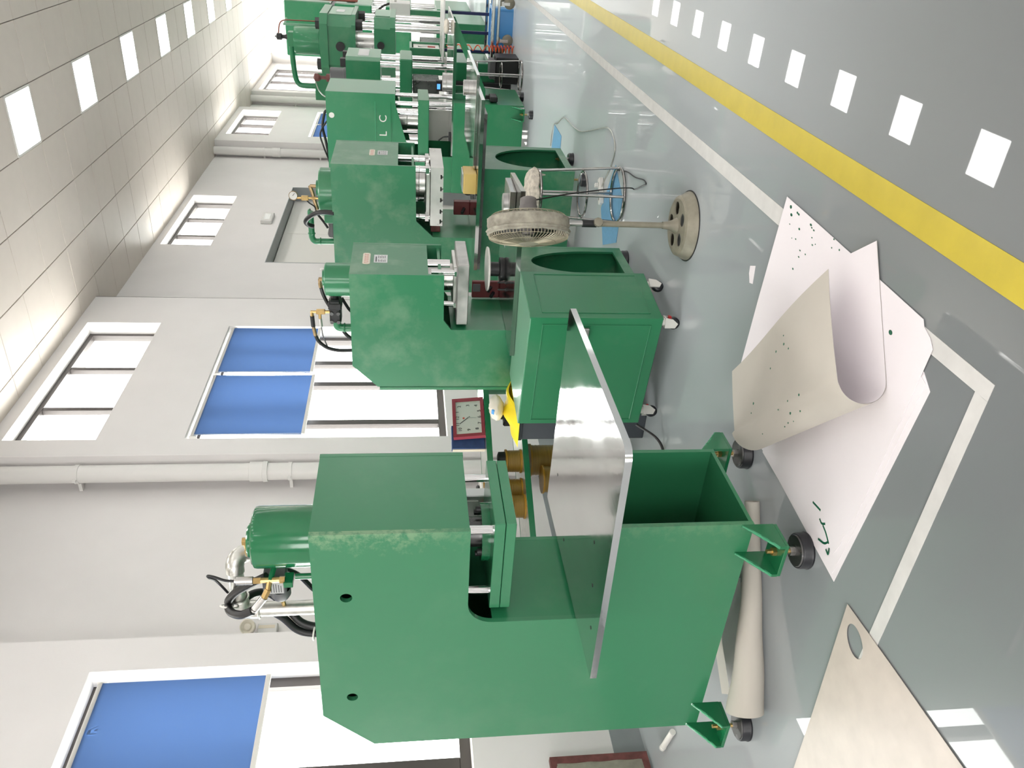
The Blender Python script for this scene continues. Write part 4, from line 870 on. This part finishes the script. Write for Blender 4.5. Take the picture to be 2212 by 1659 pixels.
for p in ([(-1.86, 2.06), (-1.87, 2.03), (-1.89, 1.995)], [(-1.835, 2.16), (-1.83, 2.13), (-1.825, 2.10)], [(-1.885, 2.0), (-1.91, 2.02), (-1.925, 2.06)], [(-1.90, 1.985), (-1.925, 1.98), (-1.92, 2.0)], [(-1.855, 2.09), (-1.86, 2.07), (-1.845, 2.05)]):
    b = MB().tube([(x, y, .0056) for x, y in p], .0045, 6, n=4)
    for v in b.bm.verts: v.co.z = .00525+max(0, v.co.z-.0056)*.08
    b.build('paint_stroke', 'ink_green', sA)
# folded sheet: white face below, grey back turned over in a wide loop
P0 = Vector((-.858, 2.275, 0)); d1 = Vector((-.766, -.643, 0)); d2 = Vector((-.61, .79, 0)).normalized(); d1 = Vector((-d2.y, d2.x, 0))
if d1.y > 0: d1 = -d1
ph = math.radians(8); e_ = d2*math.cos(ph)+d1*math.sin(ph); n_ = d1*math.cos(ph)-d2*math.sin(ph); O_ = P0+d1*.45
def fold(u, v, off):
    p = P0+d2*(.80*u)+d1*(1.09*v); q = p-O_; a = q.dot(e_); b = q.dot(n_); r = .070+.012*max(0, a)
    if b <= 0: pos = O_+e_*a+n_*b; z = 0.; nz = 1.; nn = 0.
    elif b < PI*r: t = b/r; pos = O_+e_*a+n_*(r*math.sin(t)); z = r*(1-math.cos(t)); nz = math.cos(t); nn = -math.sin(t)
    else: s = b-PI*r; pos = O_+e_*a-n_*s; z = 2*r-.10*s-.12*s*s+.012*math.sin(a*6); nz = -1.; nn = 0.
    return Vector((pos.x, pos.y, z+.0066))+(n_*nn+Vector((0, 0, nz)))*off
t = thing('paper_sheet', 'big sheet folded over in a loop showing its grey back', 'paper sheet', P0+d1*.3+d2*.4, 0, G)
MB().grid(lambda u, v: fold(u, v, .0006), 24, 90).build('white_face', 'paper', t, angle=180)
back = MB().grid(lambda u, v: fold(u, v, -.0006), 24, 90).build('grey_back', 'card', t, angle=180)
for k in range(16):
    u, v = rs.uniform(.25, .8), rs.uniform(.62, .92); p = fold(u, v, -.0012)
    MB().lathe([(0, -.0006), (rs.uniform(.003, .007), -.0006), (.002, .0006), (0, .0006)], p, (0, 0, 1), 8).build('paint_speck', 'ink_green', back)
flat_sheet('paper_scrap', [(-1.308, 3.126), (-1.287, 3.076), (-1.366, 3.062), (-1.375, 3.094), (-1.34, 3.12)], .0004, .0012, 'paper', 'small torn white paper scrap alone on the floor', 'paper scrap')
def hole_pts():
    return [(-2.055+.062*math.cos(a)*.75+.0*math.sin(a), 1.70+.055*math.sin(a)+.012*math.cos(a)) for a in [2*PI*k/28 for k in range(28)]]
o = flat_sheet('cardboard_sheet', [(-1.982, 1.797), (-1.955, 1.5), (-1.938, 1.28), (-1.925, 1.12), (-1.88, .62), (-3.05, .62), (-2.95, 1.73), (-2.5, 1.757)], .0036, .0014, 'card_tan', 'tan card sheet with an oval hole near its corner', 'card sheet', holes=[hole_pts()])
# loosely rolled card under the nearest press
ax0, ax1 = Vector((-2.13, 2.52, 0)), Vector((-2.86, 2.03, 0)); axd = (ax1-ax0).normalized(); nr = Vector((axd.y, -axd.x, 0))
if nr.y > 0: nr = -nr
def rollf(u, v):
    r = .032+.045*u*u*.9+.01*u; a = -PI*.5-.2+v*(2*PI*(1.15-.35*u)); rr = r*(1-.10*v)+.003*math.sin(u*17+v*5)*u
    c = ax0.lerp(ax1, u)+Vector((0, 0, r+.002))
    return c+nr*(math.cos(a)*rr)+Vector((0, 0, math.sin(a)*rr))
t = thing('cardboard_roll', 'loosely rolled grey card lying under the nearest press', 'card roll', (-2.5, 2.28, 0))
MB().grid(rollf, 30, 44).build('roll', 'card', t, angle=180)
flat_sheet('cardboard_sheet', [(-2.55, 2.47), (-2.90, 2.13), (-3.18, 2.36), (-3.0, 2.62)], .0008, .0012, 'card', 'flat grey card sheet behind the rolled card under the press', 'card sheet')
flat_sheet('paper_sheet', [(-2.5, 2.44), (-2.86, 2.125), (-2.99, 2.25), (-2.88, 2.42), (-2.62, 2.6)], .0026, .0012, 'paper', 'narrow white sheet between the card roll and the press', 'paper sheet', lift=lambda x, y: .03+.012*max(0, min(1, (-2.6-x)*3)))
# ---- framed board leaning on the wall at the near end
t = thing('framed_board', 'brown framed board with crusted pale plaster leaning on the near wall', 'board', (-4.45, 2.4, 0))
MB().prism(rect(1.9, 2.93, .02, .63), 'X', -4.50, -4.46, [rect(1.95, 2.885, .06, .59)]).build('frame', 'brown_board', t)
def crust(u, v):
    y = 1.925+.975*u; z = .04+.565*v; k = min(u, 1-u, v, 1-v)*9
    return (-4.468+.02*min(1, k)+.008*math.sin(y*40)*math.cos(z*33)*min(1, k), y+.012*math.sin(z*37), z+.012*math.sin(y*29))
MB().grid(crust, 40, 24).thicken(.004).build('plaster', 'plaster', t)
tag(MB().cyl((-3.92, 2.68, .02), (-4.14, 2.74, .02), .018, 12).cyl((-4.14, 2.74, .02), (-4.16, 2.745, .02), .02, 12).build('white_tube', 'white_plastic', loc=(-4.0, 2.7, 0)), 'short white plastic tube lying on the floor by the near wall', 'tube')
# ---- siren and alarm button on the recessed wall
t = thing('wall_speaker', 'small round cream horn speaker on the recessed wall', 'speaker', (-4.76, 4.33, 2.6))
MB().lathe([(.0, -.04), (.05, -.04), (.055, 0), (.057, .012), (.05, .015), (.03, -.005), (.022, .006), (0, .01)], (-4.76, 4.33, 2.66), (.8, -.6, .1), 32).build('horn', 'ivory_plastic', t)
MB().box((-4.85, 4.31, 2.63), (-4.79, 4.35, 2.69), .004).build('bracket', 'grey_plastic', t)
t = thing('alarm_box', 'pale alarm box with red and green buttons beside the speaker', 'alarm box', (-4.83, 4.33, 2.45))
MB().box((-4.85, 4.24, 2.45), (-4.80, 4.40, 2.60), .008).build('case', 'clock_face', t)
MB().box((-4.80, 4.345, 2.47), (-4.7985, 4.375, 2.59)).build('label_strip', 'sticker', t)
MB().box((-4.80, 4.275, 2.565), (-4.7975, 4.30, 2.59)).build('red_button', 'print_red', t)
MB().box((-4.80, 4.275, 2.485), (-4.7975, 4.30, 2.505)).build('green_button', 'green_pale', t)
t = thing('emergency_light', 'small pale box lamp on the wall above the white door', 'wall lamp', (-4.84, 13.1, 3.65))
MB().box((-4.85, 12.95, 3.66), (-4.79, 13.35, 3.84), .01).build('case', 'clock_face', t)
MB().box((-4.79, 13.02, 3.70), (-4.788, 13.28, 3.80)).build('lens', 'plate_silver', t)
# ---- green rack between the presses, standing askew
RK = Vector((-3.42, 4.26, 0)); RA = math.atan2(.891, .454)
rk = thing('storage_rack', 'green angle-iron rack holding wire spools behind the nearest press', 'rack', RK, RA)
a0, a1, dp = -.95, 1.02, .42
for z in (.935, .683, .28):
    sh = L(MB().box((a0, .0, z-.008), (a1, dp, z), .001), 'shelf', 'galvanised', rk)
    L(MB().box((a0, -.006, z-.038), (a1, .0, z+.002), .001), 'front_beam', 'green', sh)
    L(MB().box((a0, dp, z-.038), (a1, dp+.006, z+.002), .001), 'rear_beam', 'green', sh)
for a in (a0, a1-.04):
    for y in (-.006, dp-.03): L(MB().box((a, y, 0), (a+.04, y+.036, .935), .001), 'upright', 'green', rk)
def rp(a, y, z): # rack space -> world
    return RK+Matrix.Rotation(RA, 3, 'Z') @ Vector((a, y, z))
ea = Matrix.Rotation(RA, 3, 'Z')
SPL = 'yellow wire spools on the rack'
def spool(a, y, z, r, h, label, flange=True, knob=False, lying=None):
    o = rp(a, y, z); t = thing('wire_spool', label, 'wire spool', o, RA, SPL)
    ax = Vector((0, 0, 1)) if lying is None else Vector(lying); b = Vector((0, 0, 0)) if lying is None else Vector((0, 0, r))
    L(MB().lathe([(0, .012), (r*.9, .012)]+[(r*(.9+.018*(k % 2)), .012+(h-.024)*k/24) for k in range(25)]+[(0, h-.012)], b, ax, 28), 'wound_wire', 'yellow_wire', t)
    for q in (0, h-.012): L(MB().lathe([(0, q), (r, q), (r, q+.012), (0, q+.012)], b, ax, 32), 'flange', 'yellow_flange', t)
    if knob: L(MB().lathe([(0, h), (.05, h), (.05, h+.045), (.03, h+.052), (0, h+.052)], b+Vector((.02, 0, 0)), ax, 20), 'core_plug', 'black', t)
    return t
spool(.25, .13, .683, .085, .115, 'yellow wire spool with black plug on the lower shelf', knob=True)
spool(.06, .2, .683, .085, .10, 'yellow wire spool beside the plugged spool')
spool(-.10, .12, .683, .085, .10, 'yellow wire spool half hidden behind the slide of the nearest press')
spool(.30, .22, .28, .12, .33, 'tall brown wire spool with dark rim below the lower shelf')
spool(.10, .12, .28, .10, .27, 'shorter brown wire spool on the bottom shelf')
spool(.05, .2, .935, .10, .028, 'flat yellow spool lying on the top shelf beneath a white reel')
spool(-.15, .12, .935, .075, .15, 'upright yellow wire spool on the top shelf')
spool(-.32, .16, .935, .075, .14, 'yellow spool at the near end of the top shelf')
t = thing('white_reel', 'white plastic reel lying on the flat yellow spool', 'reel', rp(.05, .2, .9635), RA)
L(MB().lathe([(0, 0), (.105, 0), (.11, .006), (.11, .014), (.10, .018), (0, .018)], (0, 0, 0), (0, 0, 1), 36), 'disc', 'white_plastic', t)
L(MB().lathe([(0, .018), (.05, .018), (.06, .03), (.05, .04), (0, .04)], (0, .02, 0), (0, 0, 1), 24), 'hub', 'black', t)
# wall clock propped on the top shelf
CLZ = RA+math.radians(4)
ck = thing('wall_clock', 'square clock with maroon frame propped on the rack shelf', 'clock', rp(.555, .03, .9365), CLZ)
tilt = Matrix.Rotation(-math.radians(7), 3, 'X')
def LT(b, n, mat, par):
    for v in b.bm.verts: v.co = tilt @ v.co
    return L(b, n, mat, par)
cw, chh = .163, .226
LT(MB().prism([(-cw, 0), (cw, 0), (cw, chh), (-cw, chh)], 'Y', -.018, .018, [[(-cw+.024, .024), (cw-.024, .024), (cw-.024, chh-.024), (-cw+.024, chh-.024)]]), 'frame', 'clock_red', ck)
LT(MB().box((-cw+.02, -.008, .02), (cw-.02, .01, chh-.02)), 'dial', 'clock_face', ck)
cu = {12: (0, .078), 1: (.052, .078), 2: (.098, .062), 3: (.103, .0), 4: (.098, -.058), 5: (.052, -.078), 6: (0, -.078), 7: (-.052, -.078), 8: (-.098, -.058), 9: (-.103, 0), 10: (-.098, .062), 11: (-.052, .078)}
Mw = Matrix.Rotation(CLZ, 3, 'Z'); o0 = ORG[ck][0]
for n, (px_, pz_) in cu.items():
    p = o0+Mw @ (tilt @ Vector((px_, -.0095, chh/2+pz_)))
    lettering(str(n), .034, 'print_dark', ck, p, Mw @ Vector((1, 0, 0)), Mw @ (tilt @ Vector((0, 0, 1))), 'numeral')
def hand(ang, ln, w, mat, y):
    b = MB().box((-w, y, -.012), (w, y+.001, ln)); r = Matrix.Rotation(ang, 3, 'Y')
    for v in b.bm.verts: v.co = r @ v.co+Vector((0, 0, chh/2))
    LT(b, 'clock_hand', mat, ck)
hand(-math.radians(38), .082, .0028, 'print_dark', -.0115); hand(math.radians(190), .055, .002, 'plate_silver', -.0125)
LT(MB().cyl((-.003, -.0095, chh/2+.035), (-.003, -.0085, chh/2+.035), .008, 12), 'emblem', 'print_red', ck)
# blue folder behind the clock
fo = thing('folder', 'blue cardboard box file leaning behind the clock', 'folder', rp(.38, .11, .9365), RA)
L(MB().box((-.045, -.02, 0), (.14, .03, .235), .003), 'cover', 'navy_blue', fo); L(MB().box((-.05, -.012, .0), (-.046, .022, .23)), 'pages', 'sticker', fo)
# dark crate behind the wheeled cabinet with bags thrown on it
t = thing('crate', 'dark slate crate squeezed behind the wheeled cabinet, bags on top', 'crate', (-2.79, 4.23, 0))
MB().box((-2.885, 4.05, 0), (-2.695, 4.42, .78), .004).build('box', 'slate', t); MB().box((-2.89, 4.045, .78), (-2.69, 4.425, .805), .004).build('lid', 'slate', t)
def bagf(u, v):
    h = .05*math.sin(u*PI)**.6*math.sin(v*PI)**.6+.012*math.sin(u*11+v*5)*math.sin(v*PI)
    return Vector((-2.925+.26*u, 4.02+.42*v, .806+h+.035*u*math.sin(v*PI)))
t = thing('plastic_bag', 'crumpled bright yellow plastic bag on the dark crate', 'bag', (-2.79, 4.23, .806))
MB().grid(bagf, 24, 24).build('film', 'yellow_bag', t, angle=60)
MB().prism(rrect(-2.885, -2.70, 4.06, 4.40, .03, 4), 'Z', .8055, .825).build('contents', 'yellow_bag', t)
t = thing('cloth_bag', 'cream cloth bag with blue tag lying on the yellow bag', 'bag', (-2.77, 4.25, .87))
MB().sphere((-2.775, 4.25, .925), .075, 20, (1.0, 1.3, .62)).jitter(.005, 8).build('cloth', 'white_bag', t)
MB().box((-2.775, 4.165, .935), (-2.745, 4.20, .955), .002, rot=Matrix.Rotation(-.8, 3, 'X')).build('tag', 'blue_plastic', t)
t = thing('hand_tool', 'black hand tool behind the cream bag on the rack shelf', 'tool', rp(.55, .02, .684), RA)
L(MB().box((-.06, -.03, .0), (.07, .04, .12), .01), 'body', 'black', t); L(MB().cyl((.0, 0, .12), (.02, 0, .20), .02, 10), 'grip', 'black', t)
L(MB().cyl((.07, 0, .09), (.10, 0, .10), .007, 8), 'spindle', 'steel', t)
# ---- things on the second press
t = thing('turntable_fixture', 'white disc on a black hub standing on the second press', 'fixture', (-2.03, 4.72, .8725))
MB().lathe([(0, 0), (.07, 0), (.075, .01), (.075, .03), (.045, .035), (.045, .10), (0, .10)], (-2.03, 4.72, .8725), seg=28).build('hub', 'black', t)
MB().lathe([(0, .10), (.135, .10), (.14, .106), (.14, .112), (.06, .116), (0, .117)], (-2.03, 4.72, .8725), seg=40).build('disc', 'white_plastic', t)
t = thing('toolbox', 'maroon tool board with black levers behind the steel platen', 'tool box', (-2.32, 5.0, .8725))
MB().box((-2.318, 4.90, .8725), (-2.20, 4.928, 1.055), .004).build('panel', 'maroon', t)
MB().box((-2.27, 4.89, 1.0), (-2.215, 4.90, 1.05), .003).build('cover', 'grey_plastic', t)
for x, z in ((-2.24, .93), (-2.28, .91)): MB().cyl((x, 4.90, z), (x-.01, 4.86, z+.02), .012, 10).build('lever', 'black', t)
for k, (x, y) in enumerate(((-2.06, 4.58), (-2.10, 4.56))):
    tag(MB().cyl((x, y, .8725), (x, y, .925), .006, 10).cyl((x, y, .8725), (x, y, .88), .011, 10).build('locating_pin', 'black', loc=(x, y, .8725)), ['black pin nearer the aisle on the second press bed', 'black pin nearer the wall on the second press bed'][k], 'pin', 'black pins on the second press')
t = thing('die_block', 'steel block with round boss on the second press plate behind the fan', 'die', (-1.52, 4.5, .8725))
MB().box((-1.62, 4.40, .8725), (-1.42, 4.66, .91), .003).build('block', 'alu_dark', t)
MB().cyl((-1.52, 4.50, .91), (-1.52, 4.50, .935), .055, 28).build('boss', 'steel_dull', t)
# ---- things on the arched press
t = thing('wrapped_block', 'block wrapped in yellow-brown paper on the arched press plate', 'package', (-1.95, 6.40, .9315))
MB().box((-2.06, 6.28, .9315), (-1.895, 6.50, 1.035), .008, 2).jitter(.002, 3).build('wrapping', 'kraft', t)
MB().box((-2.05, 6.29, 1.034), (-1.90, 6.49, 1.045), .004).build('top_film', 'plate_silver', t)
def puck(x, y, z, r, h, label):
    t = thing('steel_puck', label, 'steel ring', (x, y, z), 0, 'steel pucks on the plates')
    MB().lathe([(0, 0), (r, 0), (r, h*.45), (r*.97, h*.47), (r*.97, h*.53), (r, h*.55), (r, h), (r*.75, h), (r*.7, h*.9), (0, h*.9)], (x, y, z), seg=32).build('body', 'steel_dull', t)
puck(-1.33, 6.72, .9565, .06, .075, 'short steel puck near the aisle corner of the upper plate')
puck(-1.985, 10.32, .9445, .105, .095, 'steel puck on the long plate of the lettered press')
t = thing('toolbox', 'maroon tool board at the back of the arched press throat', 'tool box', (-2.4, 6.9, .9315))
MB().box((-2.44, 6.86, .9315), (-2.32, 6.92, 1.07), .004).build('panel', 'maroon', t); MB().cyl((-2.38, 6.86, .98), (-2.40, 6.80, 1.0), .014, 10).build('lever', 'black', t)
t = thing('toggle_clamp', 'small black toggle clamp on the arched press plate', 'clamp', (-2.15, 6.55, .9315))
MB().box((-2.18, 6.52, .9315), (-2.12, 6.58, .955), .003).build('base', 'dark_steel', t); MB().tube([(-2.15, 6.55, .95), (-2.15, 6.55, .99), (-2.11, 6.54, 1.02)], .007, 8).build('lever', 'black', t)
# ---- things around the lettered press
t = thing('white_board', 'blank white board standing in the throat of the lettered press', 'board', (-2.5, 10.5, .9445))
MB().box((-2.74, 10.46, .9445), (-2.36, 10.47, 1.20), .002).build('sheet', 'white_plastic', t); MB().box((-2.6, 10.47, .9445), (-2.5, 10.53, .965), .002).build('foot', 'grey_plastic', t)
t = thing('lever_clamp', 'black lever clamp in the throat of the lettered press', 'clamp', (-2.55, 9.95, .9445))
MB().box((-2.6, 9.92, .9445), (-2.5, 9.98, .97), .003).build('base', 'black', t); MB().tube([(-2.55, 9.95, .97), (-2.56, 9.95, 1.03), (-2.60, 9.94, 1.09)], .009, 8).build('lever', 'black', t)
t = thing('rag', 'crumpled white rag on the far plate corner', 'rag', (-1.42, 10.75, .9445))
MB().sphere((-1.42, 10.75, .985), .06, 18, (1.5, 1.2, .55)).jitter(.008, 2).build('cloth', 'white_bag', t)
t = thing('black_box', 'black crate on the floor under the long plate', 'box', (-1.95, 11.35, 0))
MB().box((-2.15, 11.2, 0), (-1.82, 11.55, .30), .01).build('crate', 'black', t); MB().box((-2.10, 11.22, .30), (-1.87, 11.5, .38), .008).build('lid', 'grey_plastic', t)
h = MB(); pts = []
for k in range(140):
    s = k/139; x = -1.80+.0*s; z = .62-.5*s
    if s < .45: R = .035; cz = .60-.55*s; ca = 16*PI*s*.45
    pts.append((-1.80+.05*math.sin(k*.55)*(.6+.4*s), 11.75+.05*math.cos(k*.55), .928-(.56*min(1, s/.35)+.36*max(0, (s-.35)/.65))))
tag(MB().tube(pts, .007, 6, n=2).build('coiled_hose', 'orange_hose', loc=(-1.8, 11.75, 0)), 'orange coiled air hose hanging below the long plate', 'hose')
# ---- low trolley, basin and casters far back
t = thing('work_trolley', 'steel trolley with navy legs at the far end of the machine row', 'trolley', (-1.6, 12.3, 0))
for y in (11.95, 12.95):
    MB().box((-2.05, y, .27), (-1.15, y+.05, .31), .008).build('rail', 'chrome', t); MB().box((-2.0, y+.01, .20), (-1.15, y+.04, .235), .006).build('lower_rail', 'chrome', t)
for x in (-2.03, -1.18): MB().box((x-.02, 11.95, .27), (x+.02, 13.0, .31), .006).build('side_rail', 'chrome', t)
for x in (-1.95, -1.70, -1.45, -1.22):
    MB().box((x-.02, 12.4, .20), (x+.02, 12.44, .95), .004).build('leg', 'navy', t)
MB().box((-2.05, 11.95, .95), (-1.15, 13.0, .975), .003).build('top', 'steel', t)
for x, y in ((-1.72, 12.0), (-1.25, 12.0), (-1.98, 12.9), (-1.25, 12.9)):
    c = MB().box((x-.035, y-.035, .185), (x+.035, y+.035, .2)).build('caster', 'fan_metal', t)
    MB().box((x-.03, y-.028, .07), (x+.01, y-.022, .19), .002).build('fork', 'steel', c); MB().box((x-.03, y+.022, .07), (x+.01, y+.028, .19), .002).build('fork', 'steel', c)
    MB().lathe([(0, -.02), (.05, -.02), (.075, -.014), (.075, .014), (.05, .02), (0, .02)], (x, y, .076), (0, 1, 0), 28).build('wheel', 'fan_metal', c)
t = thing('basin', 'bright blue plastic basin under the far trolley', 'basin', (-1.6, 12.25, 0))
MB().prism(rrect(-1.85, -1.33, 12.08, 12.38, .05, 4), 'Z', 0, .29, ).build('tub', 'blue_plastic', t)
MB().prism(rrect(-1.88, -1.30, 12.05, 12.41, .05, 4), 'Z', .29, .31, [rrect(-1.83, -1.35, 12.1, 12.36, .04, 4)]).build('rim', 'blue_plastic', t)
# green drawer unit with tools in front of the big press
t = thing('tool_tray', 'green open tool tray with white lining before the big four-column press', 'tray', (-2.3, 13.7, 0))
MB().box((-2.5, 13.45, 0), (-2.1, 14.1, .80), .01).build('pedestal', 'green', t)
MB().box((-2.5, 13.45, .80), (-2.11, 13.50, 1.42), .006).build('side', 'green', t); MB().box((-2.5, 14.05, .80), (-2.11, 14.1, 1.42), .006).build('side', 'green', t)
MB().box((-2.5, 13.5, 1.38), (-2.11, 14.05, 1.42), .006).build('top', 'green_pale', t); MB().box((-2.5, 13.5, .8), (-2.48, 14.05, 1.4)).build('back', 'green', t)
MB().box((-2.47, 13.5, .95), (-2.14, 14.05, 1.36), .003).build('lining', 'white_plastic', t)
t = thing('wrench', 'wrench with red handle resting on the green tool tray', 'wrench', (-2.105, 13.6, 1.1))
MB().box((-2.108, 13.56, 1.02), (-2.095, 13.62, 1.14), .003).build('handle', 'red', t); MB().box((-2.106, 13.575, 1.14), (-2.097, 13.605, 1.24), .002).build('shank', 'steel', t); MB().prism([(13.56, 1.24), (13.62, 1.24), (13.63, 1.29), (13.60, 1.275), (13.58, 1.275), (13.55, 1.29)], 'X', -2.106, -2.097).build('jaw', 'steel', t)
t = thing('control_box', 'pale grey control box with black cable on an arm', 'control box', (-2.1, 18.4, 1.4))
MB().box((-2.25, 18.25, 1.38), (-2.02, 18.8, 1.80), .01).build('case', 'clock_face', t); MB().cyl((-2.02, 18.45, 1.70), (-1.99, 18.45, 1.70), .04, 14).build('knob', 'steel', t)
MB().box((-2.25, 18.4, 0), (-2.15, 18.6, 1.38), .004).build('post', 'green', t)
MB().tube([(-2.05, 18.4, 1.79), (-2.1, 18.2, 1.95), (-2.2, 17.8, 2.1), (-2.3, 17.55, 2.2)], .022, 8).build('cable', 'black', t)
t = thing('display', 'small lit blue display behind the lettered press', 'display', (-2.35, 12.0, .95))
MB().box((-2.42, 11.88, .0), (-2.28, 11.98, 1.06), .006).build('stand', 'black', t); MB().box((-2.39, 11.875, 1.0), (-2.32, 11.88, 1.045)).build('screen', 'screen', t)
